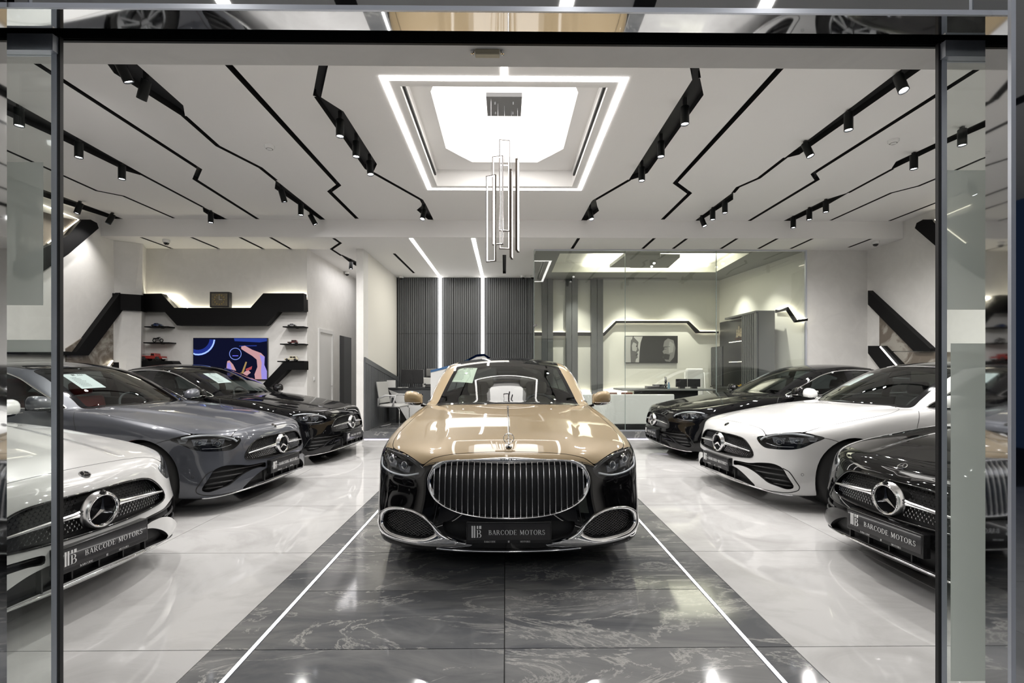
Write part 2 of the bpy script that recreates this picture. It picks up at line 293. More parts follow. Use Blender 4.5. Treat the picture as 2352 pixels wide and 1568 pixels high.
# ----- ceilings with cut grooves -----
def ribbon2(P, w):
    P = [Vector((p[0], p[1])) for p in P]; A, B = [], []
    for i, p in enumerate(P):
        d1 = (P[i]-P[i-1]).normalized() if i else None; d2 = (P[i+1]-P[i]).normalized() if i < len(P)-1 else None
        if d1 is None: d1 = d2
        if d2 is None: d2 = d1
        n1, n2 = Vector((-d1.y, d1.x)), Vector((-d2.y, d2.x)); m = (n1+n2)
        m = n1 if m.length < .2 else m.normalized(); k = w/2/max(m.dot(n1), .35); A.append(p+m*k); B.append(p-m*k)
    return [tuple(p) for p in A+B[::-1]]
def ceil_poly(px, z): return [tuple(onZ(x, y, z)[:2]) for x, y in px]
def holed(name, outer, holes, z, mat, depth, hmat, parent=None, names=None, hole_name='light_groove'):
    """slab seen from below; holes = list of groups of polygons, each group one recess"""
    allp = [q for g in holes for q in g]; loops = [outer]+allp; V, T = cdt(loops, []); c = V[T].mean(1)
    gid = np.full(len(T), -1)
    for k, g in enumerate(holes):
        for q in g: gid[inpoly(c, q)] = k
    T = T[inpoly(c, outer)]; c = V[T].mean(1); gid = np.full(len(T), -1)
    for k, g in enumerate(holes):
        for q in g: gid[inpoly(c, q)] = k
    V3 = [(x, y, z) for x, y in V]
    def down(t): a, b2, c2 = V[t[0]], V[t[1]], V[t[2]]; return tuple(t) if (b2[0]-a[0])*(c2[1]-a[1])-(b2[1]-a[1])*(c2[0]-a[0]) < 0 else tuple(t[::-1])
    o = part(name, V3, [down(t) for t in T[gid < 0]], mat, parent, smooth=False)
    ed = {}
    for i, t in enumerate(T):
        for a, b2 in ((t[0], t[1]), (t[1], t[2]), (t[2], t[0])): ed.setdefault((min(a, b2), max(a, b2)), []).append(i)
    for k in range(len(holes)):
        dz = depth[k] if isinstance(depth, list) else depth; hm = hmat[k] if isinstance(hmat, list) else hmat
        b = MB(); tt = T[gid == k]; n = len(V)
        if not len(tt): continue
        us = sorted(set(tt.ravel())); mp = {u: i for i, u in enumerate(us)}; m = len(us)
        VV = [(V[u][0], V[u][1], z+dz) for u in us]+[(V[u][0], V[u][1], z) for u in us]; FF = [tuple(mp[q] for q in down(t)) for t in tt]
        for (a, c2), fs in ed.items():
            g = [gid[f] for f in fs]
            if (k in g) and (len(g) == 1 or g[0] != g[1]): FF.append((mp[a], mp[c2], mp[c2]+m, mp[a]+m))
        b.add(VV, FF); b.build(hole_name, hm, o)
    return o
def G(*L, w=.05): return [ribbon2([onZ(x, y, ZC)[:2] for x, y in L], w*1.25)]
def Pg(*L): return [ceil_poly(L, ZC)]
grooves = [
 G((60,130),(458,388),(448,412),(592,503)), Pg((240,138),(304,138),(421,242),(426,272),(262,168))+G((422,266),(500,335),(598,385),(634,414),w=.045)+Pg((600,387),(747,504),(735,504),(631,433),(633,417)),
 G((515,138),(778,425),(757,440),(820,502),w=.055), G((745,138),(728,222),w=.06)+Pg((721,222),(734,221),(789,256),(866,377),(856,398),(838,388))+G((856,396),(968,459),(974,470),w=.045)+Pg((970,462),(977,467),(996,505),(983,504),(957,482),(968,473)),
 Pg((-300,92),(0,216),(330,401),(322,402),(290,393),(145,323),(-300,122))+G((322,399),(467,476),w=.04)+Pg((465,474),(523,504),(495,504),(467,486)),
 G((-60,312),(100,383),(222,438),(283,450),(400,501),w=.04), Pg((-80,370),(145,452),(284,503),(255,502),(145,467),(-80,392)),
 G((1800,148),(1551,420),(1584,444),(1522,504),w=.055), G((1594,148),(1600,181),w=.06)+Pg((1592,180),(1608,180),(1616,218),(1488,397),(1466,408),(1443,415))+G((1446,413),(1365,460),(1359,476),w=.045)+Pg((1359,462),(1369,460),(1372,474),(1376,484),(1348,506),(1335,506)),
 G((2262,148),(1873,395),(1868,399),(1877,413),(1721,507),w=.05), Pg((2085,148),(2132,148),(1886,320),(1836,355),(1800,364))+G((1804,362),(1743,409),(1695,430),(1684,443),w=.045)+Pg((1684,441),(1684,458),(1610,506),(1596,507)),
 Pg((2500,165),(2058,371),(2045,391),(2146,342),(2500,190))+G((2050,388),(1948,443),w=.04)+Pg((1952,441),(1895,459),(1800,507),(1822,507),(1905,468)),
 G((2400,313),(2254,365),(2146,412),(2110,427),(2047,443),(1908,506),w=.04), G((2400,368),(2146,467),(2043,507),w=.04)]
sq = lambda a, y0, y1, cx=-.012: [(cx-a, y0), (cx+a, y0), (cx+a, y1), (cx-a, y1)]
YC0, YC1 = 4.335, 7.05
ceil = struct(holed('ceiling', [(-XW-.4, 1.82), (XW+.4, 1.82), (XW+.4, YM), (-XW-.4, YM)], grooves+[[sq(.99, YC0+.16, YC1-.14)]], ZC, WM['ceil'], [.07]*len(grooves)+[.36], [WM['groove']]*len(grooves)+[WM['ceil']]))
# cove inside the central recess: octagonal lit opening
oc = [(-.64, 4.62), (.62, 4.62), (.77, 4.98), (.77, 6.25), (.45, 6.66), (-.47, 6.66), (-.79, 6.25), (-.79, 4.98)]
last = [c for c in ceil.children][-1]; last.name = 'cove_recess'
cv = empty('ceiling_light_cove', (0, 5.7, ZC+.24)); tag(cv, 'glowing octagonal light panel recessed over the chandelier', 'ceiling light')
b = MB(); oc2 = [(x, y-5.7) for x, y in oc]; b.prism([(x*1.06, y*1.06) for x, y in oc2], .085, .10, 'z'); b.build('light_panel', WM['cove'], cv)
# the octagon edge: a dropped plate with the opening
V, T = cdt([sq(.985, YC0+.165, YC1-.145), oc], []); c = V[T].mean(1); k = ~inpoly(c, oc); 
VV = [(x, y-5.7, 0) for x, y in V]; FF = []
for t in T[k]:
    a, b2, c2 = V[t[0]], V[t[1]], V[t[2]]; FF.append(tuple(t) if (b2[0]-a[0])*(c2[1]-a[1])-(b2[1]-a[1])*(c2[0]-a[0]) < 0 else tuple(t[::-1]))
n = len(VV); 
for i in range(8): p, q = oc[i], oc[(i+1) % 8]; VV += [(p[0], p[1]-5.7, 0), (q[0], q[1]-5.7, 0), (q[0], q[1]-5.7, .08), (p[0], p[1]-5.7, .08)]; FF.append((n+4*i, n+4*i+1, n+4*i+2, n+4*i+3))
part('cove_plate', VV, FF, WM['ceil'], cv, smooth=False)
for sx in (-1, 1): b = MB(); x_ = -.012+sx*.975; b.box((x_-.010, -1.2, -.19), (x_+.010, .95, -.160)); b.build('air_slot', WM['groove'], cv)
# square light line round the recess
ll = empty('ceiling_light_line', (0, 5.7, ZC)); tag(ll, 'square line of white light round the octagonal ceiling recess', 'ceiling light')
b = MB(); A_, w_ = 1.15, .062; y0, y1 = YC0-5.7, YC1-5.7; z0, z1 = -.006, .006; cx = -.012
b.box((cx-A_, y0, z0), (cx+A_, y0+w_, z1)); b.box((cx-A_, y1-w_, z0), (cx+A_, y1, z1)); b.box((cx-A_, y0+w_, z0), (cx-A_+w_, y1-w_, z1)); b.box((cx+A_-w_, y0+w_, z0), (cx+A_, y1-w_, z1)); b.box((cx-.028, -3.85, z0), (cx+.028, y0, z1)); b.build('diffuser', WM['led'], ll)
# bulkhead and low ceiling
b = MB(); b.box((-XW-.4, YM, ZL), (XW+.4, YM+.02, ZC+.02)); struct(b.build('wall_bulkhead', WM['ceil']))
def GL(*L, w=.045): return [ribbon2([onZ(x, y, ZL)[:2] for x, y in L], w*1.25)]
low = [GL((324,545),(407,575)), GL((440,545),(512,575)), GL((551,545),(612,575)), GL((621,545),(674,575)), GL((766,547),(782,558),(761,572),(784,587))+[ceil_poly([(782,585),(786,585),(820,601),(820,612),(800,600)], ZL)], GL((905,582),(951,627)), GL((1158.5,585),(1158.5,628),w=.06),
 GL((1329,547),(1314,571)), GL((1503,547),(1476,571)), GL((1577,548),(1546,571)), GL((1694,547),(1656,571)), GL((1787,547),(1742,571)), GL((1866,548),(1816,571)), GL((2002,548),(1949,568))]
low = [[[(min(max(x, -7.9), 7.9), min(max(y, YM+.03), YR-.03)) for x, y in q] for q in g] for g in low]
cl2 = struct(holed('ceiling', [(-XW-.4, YM+.021), (XW+.4, YM+.021), (XW+.4, YB+.02), (.60, YB+.02), (.60, YR), (-3.9, YR), (-3.9, YB), (-XW-.4, YB)], low, ZL, WM['ceil'], .05, WM['groove']))
for a, c_, nm in (((944, 547), (1012, 638), 'left'), ((1087, 547), (1109, 638), 'right')):
    p, q = onZ(*a, ZL), onZ(*c_, ZL); p.y = max(p.y, YM+.03); q.y = YR-.03; r = empty('light_line', ((p.x+q.x)/2, YR-.06, 0)); tag(r, 'white light line down the slatted wall, %s one of the pair' % nm, 'light strip', 'light lines on the slatted wall')
    b = MB(); x0 = r.location.x; yy = r.location.y; V = [(p.x-.035-x0, p.y-yy, ZL-.004), (p.x+.035-x0, p.y-yy, ZL-.004), (q.x+.035-x0, q.y-yy, ZL-.004), (q.x-.035-x0, q.y-yy, ZL-.004)]; b.add(V, [(0, 3, 2, 1)]); b.build('ceiling_diffuser', WM['led'], r)
    b = MB(); b.box((q.x-x0-.038, -.012, .15), (q.x-x0+.038, .02, ZL-.002)); b.build('wall_diffuser', WM['led'], r)
# ----- walls -----
def wbox(name, a, c, m='wall'): b = MB(); b.box(a, c); return struct(b.build(name, WM[m]))
wbox('wall_left', (-XW-.15, 1.6, -.012), (-XW, YB, ZC+.1)); wbox('wall_right', (XW, 1.6, -.012), (XW+.15, YB+.15, ZC+.1))
wbox('wall_back', (-XW, YB, -.012), (-3.90, YB+.12, ZL+.02)); wbox('wall_back', (5.97, YB, -.012), (XW+.1, YB+.12, ZL+.02))
# corner pier that flares as it rises
YP = onX(264, 690, -XW).y; P1 = (onY(325, 690, YP+.22).x, YP+.22); b = MB(); 
for z0, z1, f0, f1 in ((0, 4.04, 0, .10),):
    q0 = [(-XW, YP-.04), (P1[0]+.06, P1[1]-.04), (-7.03, 9.30), (-XW, 9.30)]; V = [(x, y, z0) for x, y in [(-XW, YP+.04), (P1[0]-.08, P1[1]+.05), (-7.08, 9.30), (-XW, 9.30)]]+[(x, y, z1) for x, y in q0]; b.add(V, [(3, 2, 1, 0), (0, 1, 5, 4), (1, 2, 6, 5), (2, 3, 7, 6)])
struct(b.build('wall_pier', WM['wall']))
wbox('wall_column', (-2.93, YB-.02, -.012), (-2.79, YB+.30, ZL+.02)); wbox('wall_niche', (-2.90, YB+.30, 0), (-2.79, YR, ZL+.02), 'cream')
wbox('wall_corridor', (-3.99, YB+.12, 0), (-3.90, 12.9, ZL+.02)); wbox('wall_corridor_end', (-3.99, 12.9, 0), (-2.7, 13.0, ZL+.02)); b = MB(); b.box((-3.99, YR, ZL), (-2.7, 13.0, ZL+.02)); struct(b.build('ceiling', WM['ceil']))
wbox('wall_rear', (-2.9, YR+.05, 0), (.7, YR+.15, ZL+.05), 'dgrey')
# step
st = struct(empty('trim_1')); b = MB(); b.box((-2.79, YB-.10, -.012), (6.0, YB+3.4, .148)); struct(b.build('step', WM['slate'], st))
# LED under the step
r = empty('step_light_line', (0, YB-.115, 0)); tag(r, 'faint white light line along the foot of the low step', 'light strip'); b = MB(); b.box((-2.75, -.006, 0), (5.9, .0, .012)); b.build('diffuser', emis('step_led', (.85, .8, 1), 2), r)
# slatted rear wall
sw = struct(empty('wall_slatted')); x = -2.76; i = 0; led_x = [onY(1012, 700, YR).x, onY(1109, 700, YR).x]
b0 = MB(); b0.box((-2.78, YR-.005, .15), (.62, YR+.05, ZL)); struct(b0.build('backing_board', WM['slatb'], sw))
sl = {}
for z0, z1 in ((.16, 2.285), (2.295, ZL-.01)):
    b = MB(); b.box((-.019, -.03, z0), (.019, 0, z1)); sl[z0] = mesh_data('slat', b.V, b.F, WM['slat'], smooth=False)
while x < .58:
    if all(abs(x+.024-lx) > .07 for lx in led_x):
        for z0 in sl: o = bpy.data.objects.new('slat', sl[z0]); link(o, sw); o.location = (x+.024, YR-.005, 0)
    x += .0545 if i % 13 != 12 else .064; i += 1
# dado with sloping top on the niche wall
dd = empty('wall_panel', (-2.785, 10.7, 0)); tag(dd, 'dark grey ribbed wall panel with a sloping top beside the reception chair', 'wall panel')
y = YB+.0
while y < YR-.08:
    t = (y-YB)/(YR-YB); zt = 1.60-.42*t; b = MB(); b.box((0, y-10.7, .15), (.022, y-10.7+.055, zt-.10)); b.build('slat', WM['slat'], dd); y += .07
b = MB(); b.prism([(YB-10.7, 1.50), (YR-10.72, 1.08), (YR-10.72, 1.185), (YB-10.7, 1.605)], 0, .03, 'x'); b.build('top_rail', WM['grey'], dd)
# doors on the corridor wall
def corridor_y(px): d = ray(px, 800); return -3.9/d.x*d.y
y0, y1 = corridor_y(733), corridor_y(761); zt = onX(747, 765, -3.9).z
dr = struct(empty('door_1', (-3.9, (y0+y1)/2, 0))); h = (y1-y0)/2
b = MB(); b.box((-.01, -h-.07, 0), (.03, -h, zt+.07)); b.box((-.01, h, 0), (.03, h+.07, zt+.07)); b.box((-.01, -h, zt), (.03, h, zt+.07)); b.build('door_frame', WM['white'], dr); b = MB(); b.box((0, -h, 0), (.008, h, zt)); b.build('door_leaf', WM['white'], dr); b = MB(); b.tube([(.01, h-.06, 1.0), (.05, h-.06, 1.0), (.05, h-.17, 1.0)], .009, 6); b.build('door_handle', M['chrome'], dr)
y0, y1 = corridor_y(780), corridor_y(806); zt = onX(793, 773, -3.9).z
op = struct(empty('door_2', (-3.9, (y0+y1)/2, 0))); h = (y1-y0)/2; b = MB(); b.box((-.01, -h, 0), (.012, h, zt)); b.build('opening', WM['grey'], op); b = MB(); b.box((.012, -h, 0), (.02, -h+.25, zt)); b.build('door_leaf', WM['dgrey'], op)
p = onX(720, 865, -3.9); p = onY(720, 866, YB+.0); sp_ = empty('light_switch', (-3.895, corridor_y(721), 1.17)); tag(sp_, 'small white switch plate on the corridor wall', 'switch'); b = MB(); b.box((0, -.04, -.04), (.01, .04, .04)); bevel(b.build('plate', WM['white'], sp_), .004); b = MB(); b.box((.01, -.025, -.025), (.014, .025, .025)); b.build('rocker', WM['white'], sp_)
# ----- left wall: black band, stone and light -----
def side_poly(name, px, X, th, mat, parent=None):
    P = [onX(x, y, X) for x, y in px]; b = MB(); s = 1 if X < 0 else -1; b.prism([(p.y, p.z) for p in P], X, X+s*th, 'x'); return b.build(name, WM[mat] if isinstance(mat, str) else mat, parent)
def led_line(nm, P, w, mat, parent): b = MB(); b.tube([tuple(p) for p in P], w, 6); return b.build(nm, mat, parent)
LX = -XW+.004
wb = empty('wall_feature', (-XW, 8, 1.5)); tag(wb, 'black angular band climbing the left wall to the corner pier', 'wall band')
for o in [side_poly('band', [(264, 672), (270, 712), (190, 816), (-40, 812), (-40, 800), (162, 808)], LX, .10, 'band'), side_poly('stone_panel', [(258, 728), (258, 838), (150, 838), (150, 800)], LX, .02, 'stone')]: o.location = -wb.location; o.parent = wb
# band over the pier and TV wall
tb = empty('wall_feature', (-5.5, YB, 2.3)); tag(tb, 'long black zigzag shelf band above the television', 'wall band')
def bp(px, y0, y1, nm='band', par=tb, mat='band'):
    P = [onY(200+u/4.356, 560+v/4.356, YB) for u, v in px]; b = MB(); b.prism([(p.x, p.z) for p in P], y0, y1, 'y'); o = b.build(nm, WM[mat] if isinstance(mat, str) else mat); o.location = -par.location; o.parent = par; return o
bp([(600,515),(815,512),(945,652),(1690,652),(1815,510),(2210,510),(2212,687),(1960,687),(1835,825),(970,825),(845,687),(600,687)], YB-.20, YB-.055, 'band'); bp([(600,560),(815,560),(945,690),(1690,690),(1815,560),(2210,560),(2212,680),(1960,680),(1835,815),(970,815),(845,680),(600,680)], YB-.055, YB, 'band_back')
b = MB(); zA = onY(320, 674, 8.75).z; zB = onY(320, 712, 8.75).z
for P0, P1, zt0, zt1, zb0, zb1 in (((-7.20, YP-.06), (P1[0]+.05, P1[1]-.08), zA, zA, zB, zB), ((P1[0]+.05, P1[1]-.08), (-7.01, 9.28), zA, onY(338, 678, 9.25).z, zB, onY(338, 717, 9.25).z)):
    b.add([(P0[0], P0[1], zb0), (P1[0], P1[1], zb1), (P1[0], P1[1], zt1), (P0[0], P0[1], zt0), (P0[0]-.1, P0[1]+.12, zt0), (P1[0]-.1, P1[1]+.12, zt1)], [(0, 1, 2, 3), (3, 2, 5, 4)])
o = b.build('pier_band', WM['band']); o.location = -tb.location; o.parent = tb
P = [onY(200+u/4.356, 560+v/4.356, YB) for u, v in [(620,520),(900,520),(1040,655),(1680,655),(1830,515),(2200,515)]]
o = led_line('cove_strip', [(p.x, YB-.028, p.z-.022) for p in P], .012, WM['ledw'], None); o.location = -tb.location; o.parent = tb
lb = empty('wall_feature', (-6.3, YB, 1.5)); tag(lb, 'black ledge under the fire engine shelf left of the television', 'shelf'); bp([(560,1172),(925,1172),(955,1215),(955,1235),(560,1235)], YB-.22, YB, 'ledge', lb)
b = MB(); z0, z1 = onY(250, 832, 8.9).z, 1.30; b.add([(-7.2, YP-.07, z1), (P1[0]+.03, P1[1]-.06, z1), (-7.03, 9.28, z1), (-7.2, YP-.07, z0), (P1[0]+.03, P1[1]-.06, z0), (-7.03, 9.28, z0), (-7.2, 9.28, z0)], [(0, 1, 4, 3), (1, 2, 5, 4), (3, 4, 5, 6)]); o = b.build('pier_ledge', WM['band']); o.location = -lb.location; o.parent = lb
o = led_line('light_strip', [onX(258, 828, -7.16), onX(246, 845, -7.10)], .014, WM['ledv'], None); o.location = -lb.location; o.parent = lb
rb = empty('wall_feature', (-4.2, YB, 1.4)); tag(rb, 'black angled band below the cream toy car right of the television', 'shelf'); bp([(2020,1176),(2215,1176),(2215,1260),(2050,1260),(1880,1430),(1780,1430)], YB-.20, YB, 'band', rb)
# upper left and right light boxes on the side walls
def light_box(sgn, lab):
    mirr = (lambda P: P) if sgn < 0 else (lambda P: [(2*1164-x, y) for x, y in P])
    X = sgn*(XW-.004); r = empty('wall_light_box', (X, 7.5, 3.6)); tag(r, lab, 'wall light')
    q = lambda px, th, nm, m, dx=0: (lambda o: (setattr(o, 'location', -r.location), setattr(o, 'parent', r)))(side_poly(nm, mirr(px), X-sgn*dx, th, m))
    q([(176, 504), (196, 504), (211, 512), (215, 524), (144, 584), (60, 640), (30, 632), (30, 600), (144, 540)], .09, 'black_frame', 'band'); q([(40, 470), (144, 500), (176, 505), (144, 548), (60, 600), (40, 590)], .015, 'stone_panel', 'stone')
    P = [onX(x, y, X-sgn*.035) for x, y in mirr([(100, 471), (146, 490), (181, 504), (144, 532), (110, 558)])]; o = led_line('light_strip', P, .010, WM['ledv'], None); o.location = -r.location; o.parent = r
light_box(-1, 'black framed stone panel with warm light high on the left wall'); light_box(1, 'black framed stone panel with warm light high on the right wall')
# right wall feature
rw_ = empty('wall_feature', (XW, 8.5, 1.8)); tag(rw_, 'black diagonal band over a rusted stone panel on the right wall', 'wall band')
def rq(px, th, nm, m, dx=0): o = side_poly(nm, px, XW-.004-dx, th, m); o.location = -rw_.location; o.parent = rw_
rq([(2005, 667), (2150, 800), (2150, 806), (2111, 806), (2005, 699)], .10, 'band', 'band'); rq([(2022, 716), (2111, 806), (2022, 806)], .02, 'stone_panel', 'stone'); rq([(2022, 808), (2320, 808), (2320, 900), (2060, 900)], .02, 'stone_panel', 'stone')
rq([(2004, 794), (2040, 794), (2095, 850), (2095, 870), (2050, 870), (2004, 811)], .09, 'lower_band', 'band')
o = led_line('light_strip', [onX(x, y, XW-.10) for x, y in ((2022, 796), (2062, 842))], .013, WM['led'], None); o.location = -rw_.location; o.parent = rw_
# ----- entrance -----
YD = 1.62
b = MB(); b.box((-XW, YD+.04, 2.505), (XW, 1.82, ZC+.02)); struct(b.build('wall_front', WM['wall']))
wbox('wall_front_left', (-XW-.1, YD+.05, -.012), (-2.2, 1.80, 2.51)); wbox('wall_front_right', (2.2, YD+.05, -.012), (XW+.1, 1.80, 2.51))
hd = struct(empty('door_header')); b = MB(); b.box((-2.6, 1.456, 2.44), (2.6, 1.54, 2.95)); struct(b.build('header_cladding', WM['steel'], hd)); b = MB(); b.box((-2.6, YD, 2.455), (2.6, YD+.01, 2.60)); b.box((-2.6, YD-.004, 2.46), (2.6, YD, 2.478)); struct(b.build('header_rail', WM['rail'], hd)); b = MB(); b.box((-2.6, 1.449, 2.437), (2.6, 1.456, 2.452)); struct(b.build('header_edge', WM['alum'], hd))
# door sensor under the lintel
s_ = empty('door_sensor', (onZ(1119, 117, 2.49).x, 1.73, 2.505)); tag(s_, 'small beige bracket screwed under the lintel', 'sensor'); b = MB(); b.box((-.045, -.012, -.02), (.045, .012, 0)); bevel(b.build('cover', pbr('beige', (.55, .5, .38), .5), s_), .003)
for sx in (-1, 1): b = MB(); b.lathe([(.007, 0), (.007, -.012), (.001, -.013)], 10, Matrix.Translation((sx*.055, 0, 0))); b.build('screw', M['chrome'], s_)
for sg, nm, px0 in ((-1, 'left', 147), (1, 'right', 2147)):
    dr = struct(empty('door_3' if sg < 0 else 'door_4')); xe = onY(px0, 850, YD).x; fx = lambda d: xe+sg*d
    def bx(nm_, a, c, y0, y1, z0, z1, m): b = MB(); b.box((min(fx(a), fx(c)), y0, z0), (max(fx(a), fx(c)), y1, z1)); o = b.build(nm_, m, dr); struct(o); return o
    bx('seal', 0, .010, YD-.014, YD-.002, 0, 2.46, M['black']); bx('stile', .010, .028, YD-.016, YD, 0, 2.46, WM['alum'])
    bx('top_rail', .006, .60, YD-.034, YD, 2.40, 2.455, WM['alum']); o = bx('pane', .028, .60, YD-.010, YD-.006, 0, 2.40, WM['door'])
    for a, c, y0_, y1_ in (((.060, .45, 370, 700), (.030, .45, 780, 808)) if sg < 0 else ((.030, .30, 388, 710), (.030, .45, 788, 1568), )):
        if sg > 0 and y0_ == 788: a = .046
        z1 = onY(px0, y0_, YD-.02).z; z0 = onY(px0, y1_, YD-.02).z; bx('frosted_band', a, min(c, .60), YD-.0115, YD-.010, max(z0, .04), z1, WM['frost'])
    # polished return that mirrors the hall
    xm = sg*1.513; b = MB(); b.box((min(xm, xm+sg*.30), 1.40, -.01), (max(xm, xm+sg*.30), 1.445 if sg < 0 else 1.47, 3.2)); o = b.build('mirror_pier', WM['steel']); o.name = 'wall_pier'; struct(o)
    b = MB(); b.box((min(xm-sg*.002, xm+sg*.012), 1.392, 0), (max(xm-sg*.002, xm+sg*.012), 1.402, 3.2)); struct(b.build('trim_2' if sg < 0 else 'trim_3', WM['alum']))
# canopy outside over the entrance
cn = struct(empty('ceiling_canopy')); b = MB(); b.box((-5, -4, 3.0), (5, 1.455, 3.12)); struct(b.build('soffit', WM['ceil'], cn))
for x0, x1 in ((-1.9, -1.2), (.1, .3), (1.9, 1.1)): b = MB(); b.add([(x0-.03, -3.5, 2.998), (x0+.03, -3.5, 2.998), (x1+.03, 1.3, 2.998), (x1-.03, 1.3, 2.998)], [(0, 3, 2, 1)]); struct(b.build('light_line', WM['led'], cn))
for x0, x1 in ((-2.6, -3.3), (.9, .6), (2.6, 3.4), (-.9, -.7)): b = MB(); b.add([(x0-.05, -3.5, 2.998), (x0+.05, -3.5, 2.998), (x1+.05, 1.3, 2.998), (x1-.05, 1.3, 2.998)], [(0, 3, 2, 1)]); struct(b.build('groove', WM['groove'], cn))
# ---------- lettering built from strokes ----------
def _arc(cx, cy, rx, ry, a0, a1, t, th, n=14):
    out = []
    for i in range(n):
        q = [math.radians(a0+(a1-a0)*k/n) for k in (i, i+1)]
        o = [(cx+rx*math.cos(a), cy+ry*math.sin(a)) for a in q]; p = [(cx+(rx-t)*math.cos(a), cy+(ry-th)*math.sin(a)) for a in q]
        out.append([o[0], o[1], p[1], p[0]])
    return out
def _r(x0, y0, x1, y1): return [[(x0, y0), (x1, y0), (x1, y1), (x0, y1)]]
def _d(x0, y0, x1, y1, w): return [[(x0-w/2, y0), (x0+w/2, y0), (x1+w/2, y1), (x1-w/2, y1)]]
def _stem(x, w=.15, y0=0, y1=1, s=1): return _r(x, y0, x+w, y1)+(_r(x-.07, y0, x+w+.07, y0+.04)+_r(x-.07, y1-.04, x+w+.07, y1) if s else [])
SERIF = {
 'B': (_stem(.08)+_r(.2, .96, .38, 1)+_r(.2, .48, .42, .53)+_r(.2, 0, .42, .04)+_arc(.36, .755, .25, .245, -90, 90, .14, .045)+_arc(.38, .265, .31, .265, -90, 90, .15, .045), .76),
 'A': (_d(.08, 0, .37, 1, .06)+_d(.40, 1, .70, 0, .17)+_r(.17, .30, .60, .35)+_r(-.02, 0, .2, .04)+_r(.54, 0, .86, .04), .82),
 'R': (_stem(.08)+_r(.2, .96, .38, 1)+_r(.2, .46, .42, .51)+_arc(.36, .735, .27, .265, -90, 90, .14, .045)+_d(.42, .48, .74, 0, .17)+_r(.70, 0, .86, .04), .82),
 'C': (_arc(.48, .5, .43, .51, 48, 312, .15, .045, 20)+_r(.74, .66, .78, .95)+_r(.74, .05, .78, .3), .86),
 'O': (_arc(.48, .5, .44, .51, 0, 360, .15, .04, 26), .96),
 'D': (_stem(.08)+_r(.2, .96, .42, 1)+_r(.2, 0, .42, .04)+_arc(.38, .5, .46, .5, -90, 90, .15, .045), .90),
 'E': (_stem(.08)+_r(.2, .96, .64, 1)+_r(.2, 0, .68, .04)+_r(.2, .49, .52, .53)+_r(.61, .78, .64, 1)+_r(.65, 0, .68, .24)+_r(.49, .40, .52, .62), .74),
 'M': (_r(.12, 0, .18, 1)+_d(.16, 1, .50, .1, .17)+_d(.50, .1, .82, 1, .06)+_r(.80, 0, .95, 1)+_r(.02, 0, .28, .04)+_r(.74, 0, 1.02, .04)+_r(.0, .96, .2, 1)+_r(.82, .96, 1.02, 1), 1.06),
 'T': (_stem(.32, s=0)+_r(.25, 0, .54, .04)+_r(.04, .96, .75, 1)+_r(.04, .76, .08, 1)+_r(.71, .76, .75, 1), .80),
 'S': (_arc(.34, .745, .26, .255, 35, 255, .11, .05)+_d(.235, .545, .46, .44, .2)+_arc(.34, .26, .29, .27, -150, 65, .12, .05)+_r(.52, .74, .56, .95)+_r(.05, .06, .09, .28), .68),
 ' ': ([], .42)}
def _st(*seg, w=.13):
    o = []
    for x0, y0, x1, y1 in seg:
        L = math.hypot(x1-x0, y1-y0); nx, ny = -(y1-y0)/L*w/2, (x1-x0)/L*w/2; o.append([(x0+nx, y0+ny), (x0-nx, y0-ny), (x1-nx, y1-ny), (x1+nx, y1+ny)])
    return o
SANS = {'M': (_st((.1,0,.1,1),(.1,1,.5,.2),(.5,.2,.9,1),(.9,1,.9,0)), 1.1), 'A': (_st((.05,0,.45,1),(.45,1,.85,0),(.2,.3,.7,.3)), .95), 'Y': (_st((.05,1,.42,.5),(.42,.5,.8,1),(.42,.5,.42,0)), .9),
 'B': (_st((.1,0,.1,1),(.1,1,.5,1),(.5,1,.62,.76),(.62,.76,.5,.52),(.1,.52,.5,.52),(.5,.52,.68,.26),(.68,.26,.5,0),(.5,0,.1,0)), .85),
 'C': (_st((.75,.85,.5,1),(.5,1,.2,.85),(.2,.85,.1,.5),(.1,.5,.2,.15),(.2,.15,.5,0),(.5,0,.75,.15)), .9), 'H': (_st((.1,0,.1,1),(.8,0,.8,1),(.1,.5,.8,.5)), 1.0)}
def text_polys(txt, font, h, track=.06):
    x = 0; out = []
    for c in txt:
        g, w = font[c]; out += [[((x+px)*h, py*h) for px, py in q] for q in g]; x += w+track
    return out, (x-track)*h
def put_polys(mb, polys, f):
    for q in polys: mb.add([f(a, b) for a, b in q], [tuple(range(len(q)))])
def logo_polys(h):
    """two tall bars, two short bars and a serif B"""
    p = _r(0, 0, .13, 1)+_r(.19, 0, .32, 1)+_r(.44, .74, .56, 1)+_r(.64, .74, .82, 1)
    p += [[(.40+a*.62, b*.66) for a, b in q] for q in SERIF['B'][0]]
    return [[(a*h, b*h) for a, b in q] for q in p]
